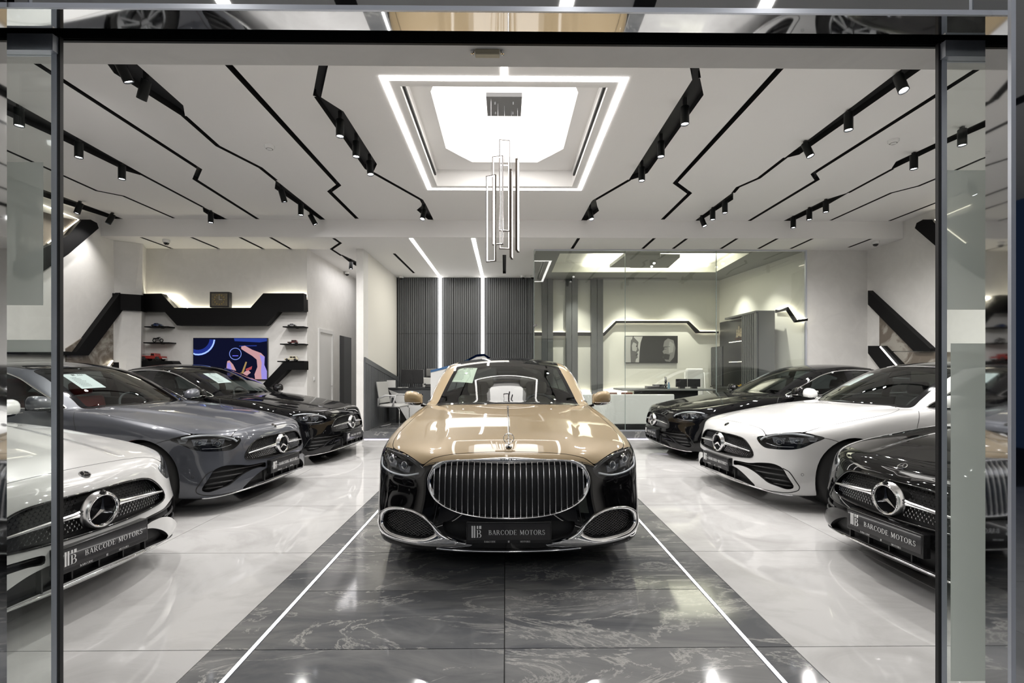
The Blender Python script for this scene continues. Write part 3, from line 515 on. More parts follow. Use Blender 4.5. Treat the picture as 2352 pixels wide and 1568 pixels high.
# ---------- numeric helpers ----------
class Sp:
    """natural cubic spline with linear ends"""
    def __init__(s, pts):
        a = np.array(pts, float); s.x = a[:, 0]; s.y = a[:, 1]; n = len(a)
        h = np.diff(s.x); A = np.eye(n); r = np.zeros(n)
        for i in range(1, n-1):
            A[i, i-1] = h[i-1]; A[i, i] = 2*(h[i-1]+h[i]); A[i, i+1] = h[i]
            r[i] = 6*((s.y[i+1]-s.y[i])/h[i]-(s.y[i]-s.y[i-1])/h[i-1])
        s.m = np.linalg.solve(A, r); s.h = h
        t = np.linspace(s.x[0], s.x[-1], 1500); s.t0 = s.x[0]; s.dt = t[1]-t[0]
        s.tab = s.ex(t); s.dtab = np.gradient(s.tab, s.dt)
    def ex(s, t):
        i = np.clip(np.searchsorted(s.x, t)-1, 0, len(s.x)-2); h = s.h[i]
        a = (s.x[i+1]-t)/h; b = (t-s.x[i])/h
        return a*s.y[i]+b*s.y[i+1]+((a**3-a)*s.m[i]+(b**3-b)*s.m[i+1])*h*h/6
    def __call__(s, t):
        q = (t-s.t0)/s.dt; i = np.clip(q.astype(int), 0, 1498); w = q-i
        return s.tab[i]*(1-w)+s.tab[i+1]*w
    def d(s, t):
        q = (t-s.t0)/s.dt; i = np.clip(q.astype(int), 0, 1498); w = np.clip(q-i, 0, 1)
        return s.dtab[i]*(1-w)+s.dtab[i+1]*w
def smax(a, b, r):
    r = r*1.7; h = np.maximum(r-np.abs(a-b), 0)/r; return np.maximum(a, b)+h*h*h*r/6
def smin(a, b, r): return -smax(-a, -b, r)
def sstep(a, b, x):
    t = np.clip((x-a)/(b-a), 0, 1); return t*t*(3-2*t)
class Shape:
    """implicit car body: x back from the nose, y lateral, z up"""
    def __init__(s, **k):
        for a, v in k.items(): setattr(s, a, Sp(v) if isinstance(v, list) else v)
    def F(s, P):
        x, y, z = P[..., 0], np.abs(P[..., 1]), P[..., 2]
        g = s.flare*(np.exp(-((x-s.xw[0])/.40)**2)+np.exp(-((x-s.xw[1])/.45)**2))*np.exp(-((z-.52)/.22)**2)
        side = y-(s.plan(x)+g-s.sect(z)); side = side/np.sqrt(1+s.plan.d(x)**2+s.sect.d(z)**2)
        yb = s.bulge[0]+s.bulge[1]*x
        top = s.deck(x)-s.drop(x)*(y/.85)**2.6+s.bulge[2]*(1-sstep(yb-.04, yb+.05, y))*sstep(.1, .45, x)*(1-sstep(1.6, 2.0, x))
        ft = (z-top)/np.sqrt(1+s.deck.d(x)**2)
        k = 1-s.sq*sstep(.55, .25, z)
        fr = s.nose(z)+s.sweep(y)*k-x; fr = fr/np.sqrt(1+s.nose.d(z)**2+s.sweep.d(y)**2)
        re = x-s.L+s.tail(z)+.0+.5*np.maximum(y-.45, 0)**2*2.0; re = re/np.sqrt(1+s.tail.d(z)**2)
        b = smax(side, fr, s.rc); b = smax(b, re, .08); b = smax(b, ft, s.re(x)); b = smax(b, s.zb(x)-z, .03)
        k = s.kf*(1-sstep(2.2, 3.2, x))-s.kr*sstep(2.6, 3.6, x)
        xp = x-k*y*y
        rt = z-(s.roof(xp)-s.crown*(y/.6)**2); rt = rt/np.sqrt(1+s.roof.d(xp)**2)
        gs = y-(s.gl(z)-s.taper(x)); gs = gs/np.sqrt(1+s.gl.d(z)**2)
        G = smax(rt, gs, s.rr); G = smax(G, .80-z, .01)
        f = smin(b, G, s.rj)
        return f
    def grad(s, P, e=.003):
        g = np.empty(P.shape)
        for i in range(3):
            d = np.zeros(3); d[i] = e
            g[..., i] = (s.F(P+d)-s.F(P-d))/(2*e)
        return g
    def nrm(s, P):
        g = s.grad(P); return g/np.maximum(np.linalg.norm(g, axis=-1, keepdims=True), 1e-9)
    def project(s, P, n=4):
        for _ in range(n):
            g = s.grad(P); P = P-g*(s.F(P)/np.maximum((g*g).sum(-1), .05))[..., None]
        return P
    def cast(s, O, D, tmax=8, n=400):
        """first hit of rays; O,D (N,3)"""
        N = len(O); t = np.zeros(N); hit = np.full(N, np.nan); ts = np.linspace(0, tmax, n)
        prev = s.F(O+D*0); done = np.zeros(N, bool); lo = np.zeros(N); hi = np.zeros(N)
        for i in range(1, n):
            q = s.F(O+D*ts[i]); c = (~done) & (prev > 0) & (q <= 0)
            lo[c] = ts[i-1]; hi[c] = ts[i]; done |= c; prev = q
        for _ in range(24):
            m = (lo+hi)/2; q = s.F(O+D*m[:, None]); lo = np.where(q > 0, m, lo); hi = np.where(q > 0, hi, m)
        out = O+D*hi[:, None]; out[~done] = np.nan
        return out
    def mesh(s, h):
        """surface nets over the half y>=0; returns verts, quads"""
        xs = np.arange(-.06, s.L+.08, h); ys = (np.arange(-1, int(1.06/h))+.5)*h; zs = np.arange(.06, 1.62, h)
        V = np.empty((len(xs), len(ys), len(zs)), np.float32)
        Y, Z = np.meshgrid(ys, zs, indexing='ij')
        for i0 in range(0, len(xs), 16):
            X = xs[i0:i0+16]
            P = np.stack(np.broadcast_arrays(X[:, None, None], Y[None], Z[None]), -1)
            V[i0:i0+16] = s.F(P)
        I = V < 0
        nx, ny, nz = V.shape
        c = np.zeros((nx-1, ny-1, nz-1), int)
        for a in (0, 1):
            for b in (0, 1):
                for d in (0, 1): c += I[a:nx-1+a, b:ny-1+b, d:nz-1+d]
        act = (c > 0) & (c < 8)
        idx = np.full(act.shape, -1); ai = np.argwhere(act); idx[act] = np.arange(len(ai))
        S = np.zeros((len(ai), 3)); W = np.zeros(len(ai))
        cor = [(a, b, d) for a in (0, 1) for b in (0, 1) for d in (0, 1)]
        for p in range(8):
            for q in range(p+1, 8):
                A, B = np.array(cor[p]), np.array(cor[q])
                if np.abs(A-B).sum() != 1: continue
                fa = V[tuple((ai+A).T)]; fb = V[tuple((ai+B).T)]
                m = (fa < 0) != (fb < 0); t = np.where(m, fa/np.where(fa == fb, 1, fa-fb), 0)
                S += np.where(m[:, None], A+(B-A)*t[:, None], 0); W += m
        P = (ai+S/W[:, None])*h+np.array([xs[0], ys[0], zs[0]])
        j0 = ai[:, 1] == 0; P[j0, 1] = 0
        Q = []
        def quads(ax):
            u, v = [(1, 2), (2, 0), (0, 1)][ax]
            A = I.take(range(I.shape[ax]-1), ax); B = I.take(range(1, I.shape[ax]), ax)
            e = np.argwhere(A != B); fl = A[tuple(e.T)]
            ok = (e[:, u] > 0) & (e[:, v] > 0) & (e[:, u] < I.shape[u]-1) & (e[:, v] < I.shape[v]-1)
            e = e[ok]; fl = fl[ok]; r = []
            for du, dv in ((-1, -1), (0, -1), (0, 0), (-1, 0)):
                k = e.copy(); k[:, u] += du; k[:, v] += dv
                if ax != 0: k[:, 0] = np.clip(k[:, 0], 0, idx.shape[0]-1)
                r.append(idx[tuple(k.T)])
            r = np.stack(r, 1); r[~fl] = r[~fl][:, ::-1]
            return r
        for ax in range(3): Q.append(quads(ax))
        Q = np.concatenate(Q); Q = Q[(Q >= 0).all(1)]
        # symmetric half: drop quads wholly generated in duplicate at centre
        P2 = s.project(P, 3)
        P2[j0, 1] = 0
        mv = np.linalg.norm(P2-P, axis=1); P2[mv > h*1.2] = P[mv > h*1.2]
        return P2, Q

CC = dict(L=4.751, xw=(.84, 3.705), zw=.335, Rw=.372, flare=.012,
    plan=[(-.1,.84),(.3,.885),(.84,.903),(1.6,.893),(2.4,.897),(3.2,.903),(3.7,.908),(4.3,.87),(4.8,.80)],
    sect=[(.10,.085),(.2,.05),(.3,.025),(.42,.008),(.55,0),(.68,.002),(.78,.02),(.88,.055),(.96,.10),(1.1,.20),(1.4,.35)],
    deck=[(-.1,.64),(0,.70),(.1,.75),(.2,.775),(.35,.805),(.6,.853),(.9,.898),(1.2,.938),(1.5,.962),(2.0,.982),(2.8,1.0),(3.6,1.03),(4.2,1.075),(4.5,1.08),(4.8,1.05)],
    drop=[(0,.05),(.3,.065),(.84,.055),(1.4,.035),(2.5,.02),(4.0,.04),(4.7,.08)],
    bulge=(.30,.17,.017),
    nose=[(.08,.16),(.14,.06),(.18,.02),(.25,.0),(.35,.0),(.45,.004),(.55,.018),(.62,.034),(.70,.058),(.80,.11),(1.1,.4)],
    sweep=[(0,0),(.2,.010),(.4,.042),(.55,.092),(.66,.155),(.76,.245),(.84,.36),(.92,.56),(1.05,1.0)], sq=.22,
    tail=[(.1,.25),(.25,.09),(.45,.02),(.6,.01),(.8,.03),(1.0,.06),(1.08,.09),(1.3,.3)],
    rc=.07, re=[(0,.06),(.3,.07),(.8,.07),(1.5,.05),(3.,.04),(4.7,.08)],
    zb=[(-.1,.16),(.3,.145),(1.2,.17),(3.6,.18),(4.8,.24)],
    kf=.34, kr=.38,
    roof=[(1.0,.72),(1.3,.90),(1.5,1.015),(1.8,1.175),(2.05,1.295),(2.25,1.372),(2.5,1.42),(2.8,1.438),(3.15,1.428),(3.5,1.372),(3.85,1.265),(4.2,1.12),(4.5,.95)],
    crown=.055,
    gl=[(.7,.90),(.92,.83),(1.0,.80),(1.1,.76),(1.25,.69),(1.36,.625),(1.5,.53)],
    taper=[(1.2,.05),(1.6,.02),(2.2,0),(2.8,.0),(3.4,.03),(3.9,.09),(4.3,.16),(4.6,.22)],
    rr=.06, rj=.02)
SC = dict(L=5.469, xw=(.91, 4.306), zw=.36, Rw=.40, flare=.012,
    plan=[(-.1,.92),(.3,.95),(.91,.958),(1.8,.945),(2.6,.95),(3.6,.955),(4.3,.958),(5.0,.92),(5.5,.86)],
    sect=[(.10,.07),(.2,.04),(.3,.02),(.42,.006),(.55,0),(.70,.002),(.80,.015),(.9,.045),(1.0,.09),(1.15,.18),(1.5,.36)],
    deck=[(-.1,.70),(0,.755),(.1,.79),(.2,.815),(.35,.85),(.6,.893),(.9,.935),(1.2,.967),(1.5,.99),(2.0,1.01),(2.8,1.03),(4.0,1.06),(4.8,1.11),(5.2,1.115),(5.5,1.08)],
    drop=[(0,.06),(.3,.075),(.84,.055),(1.4,.035),(2.5,.02),(4.5,.04),(5.4,.08)],
    bulge=(.42,.13,.012),
    nose=[(.08,.14),(.14,.05),(.2,.015),(.28,.0),(.40,.0),(.55,.012),(.66,.03),(.74,.06),(.80,.10),(.9,.2),(1.2,.5)],
    sweep=[(0,0),(.2,.008),(.4,.035),(.55,.08),(.68,.145),(.78,.215),(.87,.305),(.95,.44),(1.08,.8)], sq=.2,
    tail=[(.1,.25),(.25,.09),(.45,.02),(.6,.01),(.8,.03),(1.0,.06),(1.08,.09),(1.3,.3)],
    rc=.07, re=[(0,.10),(.3,.09),(.8,.07),(1.5,.05),(3.,.04),(5.4,.08)],
    zb=[(-.1,.17),(.3,.155),(1.2,.18),(4.2,.18),(5.5,.26)],
    kf=.28, kr=.35,
    roof=[(1.1,.64),(1.4,.855),(1.6,1.0),(1.8,1.13),(2.0,1.245),(2.2,1.343),(2.45,1.430),(2.75,1.482),(3.15,1.503),(3.6,1.497),(4.0,1.45),(4.4,1.345),(4.8,1.19),(5.1,1.02)],
    crown=.055,
    gl=[(.7,.95),(.92,.875),(1.02,.845),(1.12,.815),(1.3,.75),(1.42,.695),(1.6,.60)],
    taper=[(1.2,.05),(1.6,.02),(2.2,0),(3.4,.0),(3.9,.03),(4.4,.09),(4.8,.16),(5.3,.22)],
    rr=.06, rj=.02)
# ---------- cars ----------
def pts_sym(P):
    """outline given for y>=0 from the centre outwards and back to the centre"""
    P = [tuple(p) for p in P]; return P+[(x, -y, z) for x, y, z in reversed(P) if y > 1e-6]
def star3(mb, R, thick, f, r0=.16):
    """faceted three pointed star; f maps (a,b,c) with c out of the plate"""
    for k in range(3):
        q = math.radians(90+120*k); c, s_ = math.cos(q), math.sin(q)
        tip = (R*c, R*s_, thick*.35); l = (R*r0*math.cos(q+math.radians(60)), R*r0*math.sin(q+math.radians(60)), 0); r = (R*r0*math.cos(q-math.radians(60)), R*r0*math.sin(q-math.radians(60)), 0)
        mb.add([f(*tip), f(*l), f(*r), f(0, 0, thick)], [(0, 1, 3), (0, 3, 2)])
def ring_mb(mb, R, r, f, n=40, m=8):
    V = []; F = []
    for i in range(n):
        q = 2*math.pi*i/n
        for j in range(m):
            p = 2*math.pi*j/m; V.append(f((R+r*math.cos(p))*math.cos(q), (R+r*math.cos(p))*math.sin(q), r*math.sin(p)))
    for i in range(n):
        for j in range(m): F.append((i*m+j, ((i+1) % n)*m+j, ((i+1) % n)*m+(j+1) % m, i*m+(j+1) % m))
    mb.add(V, F)
def disc_mb(mb, R, f, c=0, n=32): mb.add([f(R*math.cos(2*math.pi*i/n), R*math.sin(2*math.pi*i/n), c) for i in range(n)], [tuple(range(n))])
def wheel(root, x, y, zw, R, W, Rr, side, M_):
    """tyre > rim > hub cap ; side=+1 outside is +y"""
    T = Matrix.Translation((x, y, zw)) @ Matrix.Rotation(-math.pi/2*side, 4, 'X')
    t = MB(); w = W/2
    t.lathe([(Rr-.012, -w*.8), (Rr+.01, -w), (R-.05, -w*1.04), (R-.014, -w*.86), (R, -w*.62), (R, w*.62), (R-.014, w*.86), (R-.05, w*1.04), (Rr+.01, w), (Rr-.012, w*.8)], 48, T)
    for q in (-.45, -.15, .15, .45):  pass
    tyre = t.build('tyre', M_['rubber'], root, True)
    r = MB(); r.lathe([(Rr-.012, -w*.8), (Rr-.03, -w*.6), (Rr-.035, w*.5), (Rr-.018, w*.82), (Rr, w*.9), (Rr+.006, w*.97), (Rr-.006, w*1.0), (Rr-.022, w*.93), (Rr-.04, w*.7)], 48, T)
    for k in range(5):
        for dq in (-.17, .17):
            q = 2*math.pi*k/5+dq; q2 = 2*math.pi*k/5+dq*.55
            a = Vector((.045*math.cos(q2), .045*math.sin(q2), w*.55)); b = Vector(((Rr-.01)*math.cos(q), (Rr-.01)*math.sin(q), w*.86)); t2 = (b-a).normalized(); nn = Vector((0, 0, 1)); bn = t2.cross(nn).normalized()
            V = []
            for p, ww in ((a, .017), (b, .013)):
                for su, sv in ((-1, 0), (-.5, .012), (.5, .012), (1, 0), (.8, -.03), (-.8, -.03)): V.append(p+bn*su*ww+nn*sv)
            r.add([T @ v for v in V], [(0, 6, 7, 1), (1, 7, 8, 2), (2, 8, 9, 3), (3, 9, 10, 4), (4, 10, 11, 5), (5, 11, 6, 0)])
    r.lathe([(.001, w*.66), (.03, w*.66), (.042, w*.60), (.06, w*.5), (.065, w*.3)], 24, T)
    rim = r.build('rim', M_['alloy'], tyre, True); autosmooth(rim, 40)
    d = MB(); d.lathe([(.05, w*.25), (Rr*.78, w*.25), (Rr*.78, w*.15), (.05, w*.15)], 32, T); d.build('brake_disc', M_['steel'], tyre, True)
    return tyre
def seat(root, x, y, z, mat, s=1.0):
    b = MB(); b.box((x-.25, y-.25, z), (x+.25, y+.25, z+.16)); o = b.build('seat', mat, root); bevel(o, .05, 3)
    b = MB(); M2 = Matrix.Translation((x+.27, y, z+.10)) @ Matrix.Rotation(math.radians(14), 4, 'Y'); b.box((-.06, -.24, 0), (.06, .24, .56), M2); b.box((-.045, -.13, .58), (.045, .13, .74), M2); o = b.build('backrest', mat, root); bevel(o, .045, 3)
def car_model(kind, M_, paint, paint2, trim_in):
    """builds one car; returns its root Empty"""
    big = kind == 'limousine'; spec = SC if big else CC; S = Shape(**spec); sk = Skin(S, .02); L = spec['L']
    root = bpy.data.objects.new('sedan_car', None); link(root)
    D0 = (1, 0, 0); f40 = (math.cos(.62), -math.sin(.62), 0); f25 = (math.cos(.4), -math.sin(.4), 0); up = (0, 0, -1); sd = (0, -1, 0)
    if big:
        zg = [(.085,0,.746),(.088,.16,.746),(.10,.34,.742),(.11,.43,.730),(.11,.485,.695),(.095,.515,.63),(.08,.508,.575),(.063,.475,.515),(.04,.405,.467),(.02,.305,.432),(.006,.17,.411),(0,0,.406)]
        hl = [(.115,.555,.690),(.175,.61,.732),(.286,.722,.760),(.41,.822,.777),(.52,.885,.772),(.60,.925,.745),(.62,.935,.69),(.50,.915,.645),(.277,.80,.612),(.18,.695,.607),(.135,.62,.615),(.115,.57,.645)]
        hood = [(.157,0,.793),(.157,.36,.779),(.152,.50,.753),(.14,.565,.708),(.2,.64,.76),(.29,.725,.775),(.41,.825,.79),(.60,.86,.82),(1.0,.83,.93),(1.4,.80,.97),(1.76,.76,.985),(1.66,.40,.99),(1.64,0,.99)]
        ws = [(1.60,0,1.0),(1.62,.35,.99),(1.69,.60,.98),(1.77,.725,.98),(1.91,.70,1.06),(2.13,.655,1.20),(2.34,.615,1.33),(2.46,.59,1.385),(2.47,.40,1.42),(2.45,0,1.43)]
        roofp = [(2.54,0,1.46),(2.57,.40,1.44),(2.62,.56,1.42),(3.2,.58,1.45),(3.9,.56,1.40),(4.0,.4,1.42),(4.02,0,1.45)]
        dlo = [(1.98,.83,1.01),(2.15,.78,1.12),(2.35,.73,1.23),(2.58,.69,1.345),(2.85,.67,1.395),(3.3,.66,1.415),(3.8,.66,1.40),(4.15,.67,1.33),(4.5,.70,1.19),(4.62,.75,1.09),(4.4,.83,1.06),(3.4,.85,1.035),(2.6,.86,1.02)]
        rw = [(4.10,0,1.42),(4.14,.35,1.40),(4.22,.52,1.36),(4.72,.60,1.15),(4.80,.35,1.18),(4.83,0,1.19)]
        wy, Wt, Rr = .805, .255, .262
    else:
        zg = [(.05,0,.653),(.055,.20,.652),(.062,.33,.643),(.075,.395,.624),(.085,.46,.575),(.09,.51,.515),(.085,.517,.478),(.07,.485,.459),(.035,.357,.446),(.01,.13,.438),(.006,0,.437)]
        hl = [(.125,.515,.668),(.173,.591,.696),(.254,.677,.723),(.365,.763,.742),(.434,.809,.744),(.49,.845,.730),(.56,.88,.704),(.463,.859,.655),(.382,.832,.610),(.319,.798,.588),(.266,.757,.579),(.188,.673,.574),(.147,.609,.580),(.125,.555,.615)]
        hood = [(.181,0,.772),(.178,.26,.766),(.185,.46,.750),(.18,.53,.725),(.173,.592,.697),(.254,.677,.724),(.365,.763,.743),(.44,.80,.747),(.60,.80,.79),(.85,.80,.842),(1.15,.80,.885),(1.35,.77,.915),(1.52,.68,.95),(1.58,.60,.965),(1.50,.35,.975),(1.47,0,.98)]
        ws = [(1.41,0,.985),(1.46,.30,.975),(1.56,.52,.96),(1.66,.655,.955),(1.80,.64,1.03),(2.00,.60,1.145),(2.2,.565,1.25),(2.36,.535,1.325),(2.34,.35,1.36),(2.30,0,1.375)]
        roofp = [(2.32,0,1.40),(2.35,.35,1.385),(2.40,.53,1.35),(2.9,.565,1.39),(3.25,.55,1.36),(3.33,.35,1.38),(3.35,0,1.40)]
        dlo = [(1.76,.80,.965),(1.95,.74,1.07),(2.15,.70,1.17),(2.36,.65,1.265),(2.6,.62,1.325),(2.9,.61,1.345),(3.2,.61,1.325),(3.5,.62,1.26),(3.8,.66,1.14),(3.93,.70,1.05),(3.75,.80,1.015),(2.9,.81,.995),(2.3,.82,.98)]
        rw = [(3.52,0,1.34),(3.56,.30,1.32),(3.63,.44,1.28),(4.02,.52,1.10),(4.10,.30,1.12),(4.13,0,1.13)]
        wy, Wt, Rr = .775, .225, .235
    ax = spec['xw']; zw = spec['zw']
    # wheel arches
    arch = []
    for xw in ax:
        c = [(xw+(zw+.035)*math.cos(q), .9, zw+(zw+.035)*math.sin(q)) for q in np.linspace(0, 2*math.pi, 40, endpoint=False)]
        if True:
            fr = Frame(sd); lp = fr.to2(np.array(c)); sk.cut([(xw, .9, zw)], sd, outline=lp, maxdep=.35)
    sk.cut(pts_sym(hood), up, maxdep=.3); sk.cut(pts_sym(ws), (.45, 0, -.89), maxdep=.5); sk.cut(pts_sym(zg), D0, maxdep=.15)
    sk.cut(hl, f40, maxdep=.12); sk.cut(dlo, sd, maxdep=.3); sk.cut(pts_sym(rw), (-.45, 0, -.89), maxdep=.5)
    if big:
        ringo = [(.014,.235,.228),(.03,.345,.262),(.04,.425,.30),(.05,.483,.355),(.07,.545,.403),(.107,.621,.430),(.164,.714,.434),(.235,.80,.415),(.30,.875,.36),(.31,.885,.29),(.26,.85,.235),(.191,.772,.212),(.123,.664,.203),(.077,.555,.200),(.045,.45,.202),(.02,.33,.208)]
        holei = [(.045,.480,.290),(.047,.488,.335),(.067,.540,.378),(.103,.62,.408),(.159,.713,.410),(.218,.79,.392),(.255,.832,.355),(.255,.84,.30),(.20,.785,.262),(.114,.662,.250),(.068,.554,.255)]
        lowc = [(.0,0,.375),(.025,.30,.378),(.036,.42,.368),(.03,.40,.30),(.02,.345,.278),(.012,.25,.258),(0,0,.255)]
        sk.cut(holei, f25, maxdep=.12); sk.cut(pts_sym(lowc), D0, maxdep=.1)
    else:
        intake = [(.02,.29,.396),(.062,.488,.406),(.104,.588,.428),(.154,.671,.438),(.19,.719,.431),(.222,.762,.405),(.246,.795,.344),(.272,.822,.278),(.285,.826,.234),(.25,.797,.212),(.176,.74,.232),(.133,.681,.250),(.105,.629,.285),(.085,.575,.318),(.067,.515,.342),(.048,.45,.357),(.03,.36,.360),(.02,.29,.352)]
        cen = [(.0,0,.335),(.017,.27,.335),(.028,.36,.318),(.045,.458,.272),(.07,.532,.218),(.085,.56,.183),(.034,.358,.205),(.005,.017,.218),(.005,0,.218)]
        sk.cut(intake, f25, maxdep=.12); sk.cut(pts_sym(cen), D0, maxdep=.12)
    # two tone split for the limousine: upper colour above the shoulder and headlamps
    P, Q = sk.P, sk.Q; used = np.unique(Q); mp = np.full(len(P), -1); mp[used] = np.arange(len(used)); P = P[used]; Q = mp[Q]
    N = S.nrm(P); mi = None
    if big:
        def zs(x): return np.interp(x, [-.1, .10, .137, .30, .52, .62, .9, 5.0, 5.6], [.752, .752, .70, .70, .775, .80, .825, .85, .83])
        def sgn(p): return p[:, 2]-zs(p[:, 0])
        sv = sgn(P); near = np.abs(sv) < .012; Pn = P.copy(); Pn[near, 2] -= sv[near]; Pn[near] = S.project(Pn[near], 1); mvd = np.linalg.norm(Pn-P, axis=1) < .02; P = np.where(mvd[:, None], Pn, P); N = S.nrm(P)
        cq = P[Q].mean(1); mi = (sgn(cq) < 0).astype(int)
        bm_ = (cq[:, 0] > 2.2) & (cq[:, 2] > 1.35) & (np.abs(cq[:, 1]) < .60) & (cq[:, 0] < 4.2); mi[bm_] = 1
        mi = np.concatenate([mi, mi])
    V, Fq, N2 = msym(P, Q, N)
    body = part('body_shell', V, Fq, [paint, paint2] if big else [paint], root, mi, N2)
    # dark inner shell
    Pi = P-N*.022; fi = (P[Q].mean(1)[:, 2] > (.80 if big else .76)); Vi, Fi, _ = msym(Pi, Q[fi])
    part('cabin_lining', Vi, [f[::-1] for f in Fi], M_['lining'], root)
    # bonnet
    lpf = Frame(up); lp = sk.outline(pts_sym(hood), lpf)
    # shrink by 2.5 mm for the shut line
    tg = np.roll(lp, -1, 0)-np.roll(lp, 1, 0); tg /= np.linalg.norm(tg, axis=1, keepdims=True); nn = np.stack([-tg[:, 1], tg[:, 0]], 1)
    if not inpoly((lp+nn*.004)[:1], lp)[0]: nn = -nn
    Ph, Th, Nh, _ = sk.patch(pts_sym(hood), up, outline=lp+nn*.0045, grid=.03, span=.9)
    part('bonnet', Ph, Th, paint, root, None, Nh)
    Pu, Tu, Nu, _ = sk.patch(pts_sym(hood), up, outline=lp-nn*.012, grid=.06, span=.9, off=-.014); part('bonnet_gap_shade', Pu, Tu, M_['black'], root)  # black sheet stands in for the shade inside the bonnet gap
    # windscreen with a black border
    frw = Frame((.45, 0, -.89)); lw = sk.outline(pts_sym(ws), frw); tg = np.roll(lw, -1, 0)-np.roll(lw, 1, 0); tg /= np.linalg.norm(tg, axis=1, keepdims=True); nn = np.stack([-tg[:, 1], tg[:, 0]], 1)
    if not inpoly((lw+nn*.004)[:1], lw)[0]: nn = -nn
    cw = lw.mean(0); inn = lw+nn*.045; inn = inn[::3]
    Pw, Tw, Nw, Vw = sk.patch(pts_sym(ws), (.45, 0, -.89), outline=lw, grid=.045, off=.001, rings=[inn])
    mw = (~inpoly(Vw[Tw].mean(1), inn)).astype(int); part('windscreen', Pw, Tw, [M_['glass'], M_['gloss_black']], root, mw, Nw)
    Pr, Tr, Nr, _ = sk.patch(pts_sym(rw), (-.45, 0, -.89), grid=.06, off=.001); part('rear_window', Pr, Tr, M_['dark_glass'], root, None, Nr)
    Pr, Tr, Nr, _ = sk.patch(pts_sym(roofp), up, grid=.05, off=.0015, span=.9); part('roof_panel', Pr, Tr, M_['gloss_black'], root, None, Nr)
    # side windows
    frs = Frame(sd); ld = sk.outline(dlo, frs); xb = [(2.93, 3.05) if big else (2.74, 2.86), (4.08, 4.14) if big else (3.62, 3.66)]
    Ps, Ts, Ns, Vs = sk.patch(dlo, sd, outline=ld, grid=.04, off=-.003); cx_ = Ps[Ts].mean(1)[:, 0]
    ms = np.zeros(len(Ts), int)
    for a, b in xb: ms[(cx_ > a) & (cx_ < b)] = 1
    pair('side_window', Ps, Ts, [M_['tint_glass'], M_['gloss_black']], root, Ns, ms)
    mb = MB(); mb.tube([tuple(p) for p in sk.on(ld[::2], frs, sk.d0(dlo, frs))+sk.S.nrm(sk.on(ld[::2], frs, sk.d0(dlo, frs)))*.001], .008, 6, closed=True); pair_mb('window_trim', mb, M_['chrome'], root)
    # shut lines
    W_ = .005
    class _RB:
        def __call__(s, pts, w=.004, off=.0006): m_ = MB(); sk.ribbon(m_, pts, w, off); pair_mb('shut_line', m_, M_['black'], root)
    rbn = _RB(); mb = None
    if big: rbn([(1.75,.9,.95),(1.68,.95,.75),(1.62,.95,.5),(1.55,.93,.22)], W_); rbn([(2.99,.9,1.02),(3.0,.95,.7),(3.0,.95,.3)], W_); rbn([(.137,.555,.70),(.12,.55,.72),(.11,.50,.745),(.10,.40,.752)], .004)
    else:
        rbn([(1.63,.78,.95),(1.56,.84,.86),(1.50,.88,.75),(1.50,.88,.5),(1.46,.87,.22)], W_); rbn([(2.80,.8,.99),(2.82,.9,.7),(2.82,.9,.3)], W_)
        rbn([(.56,.88,.704),(.62,.89,.69),(.68,.9,.67)], W_); rbn([(1.66,.70,.955),(1.70,.74,.965),(1.76,.80,.965)], .004)
        rbn([(.224,.764,.405),(.262,.80,.378),(.305,.835,.295),(.337,.846,.240),(.333,.836,.208),(.286,.808,.186),(.191,.722,.172),(.116,.59,.172)], .009, .001)
    # grille cavity
    Pw_, Fw_ = rimwall(None, sk, pts_sym(zg), D0, .05); part('grille_surround', Pw_, Fw_, M_['gloss_black'], root)
    lg = sk.outline(pts_sym(zg), Frame(D0)); Pg, Tg, Ng, Vg = sk.patch(pts_sym(zg), D0, outline=lg, grid=.04, off=0); Pg = Pg+np.array([.05, 0, 0]); gb = part('grille_mesh', Pg, Tg, M_['black'], root)
    fr0 = Frame(D0); d0g = sk.d0(pts_sym(zg), fr0)
    def fn(a, b, c, o, ex, ez, en): return (o[0]+ex[0]*a+ez[0]*b+en[0]*c, o[1]+ex[1]*a+ez[1]*b+en[1]*c, o[2]+ex[2]*a+ez[2]*b+en[2]*c)
    if big:
        n_ = 27; ys_ = np.linspace(-.485, .485, n_)
        for y in ys_:
            zz = np.linspace(.40, .76, 240); ins = zz[inpoly(np.stack([np.full(240, y)*fr0.u[1]*1.0, zz], 1), lg)]
            if len(ins) < 10: continue
            z0, z1 = ins.min()-.004, ins.max()+.004; zq = np.linspace(z0, z1, 7)
            H = sk.on(np.stack([np.full(7, y*fr0.u[1]), zq], 1), fr0, d0g); b = MB(); V = []
            ws_ = .0052 if abs(y) > .01 else .008
            for p in H: V += [(p[0]+.045, p[1]-ws_, p[2]), (p[0]+.008, p[1]-ws_*.55, p[2]), (p[0]+.004, p[1], p[2]), (p[0]+.008, p[1]+ws_*.55, p[2]), (p[0]+.045, p[1]+ws_, p[2])]
            b.add(V, [(i*5+j, i*5+j+1, (i+1)*5+j+1, (i+1)*5+j) for i in range(6) for j in range(4)]); b.build('grille_bar', M_['chrome'], root, True)
        # chrome surround
        o2 = sk.on(lg[::2], fr0, d0g); No = S.nrm(o2); cen_ = np.array([0, 0, .58]); out = o2-cen_; out[:, 0] = 0; out -= No*(out*No).sum(1, keepdims=True); out /= np.linalg.norm(out, axis=1, keepdims=True)
        wd = np.where(o2[:, 2] > .70, .026, .012)+np.clip((o2[:, 2]-.45)/.3, 0, 1)*.006; prof = [(-.15, -.03), (-.1, .004), (.15, .011), (.55, .011), (.9, .005), (1.0, -.004)]
        V = []; k = len(prof); n = len(o2)
        for i in range(n):
            for a, b in prof: V.append(o2[i]+out[i]*a*wd[i]+No[i]*b)
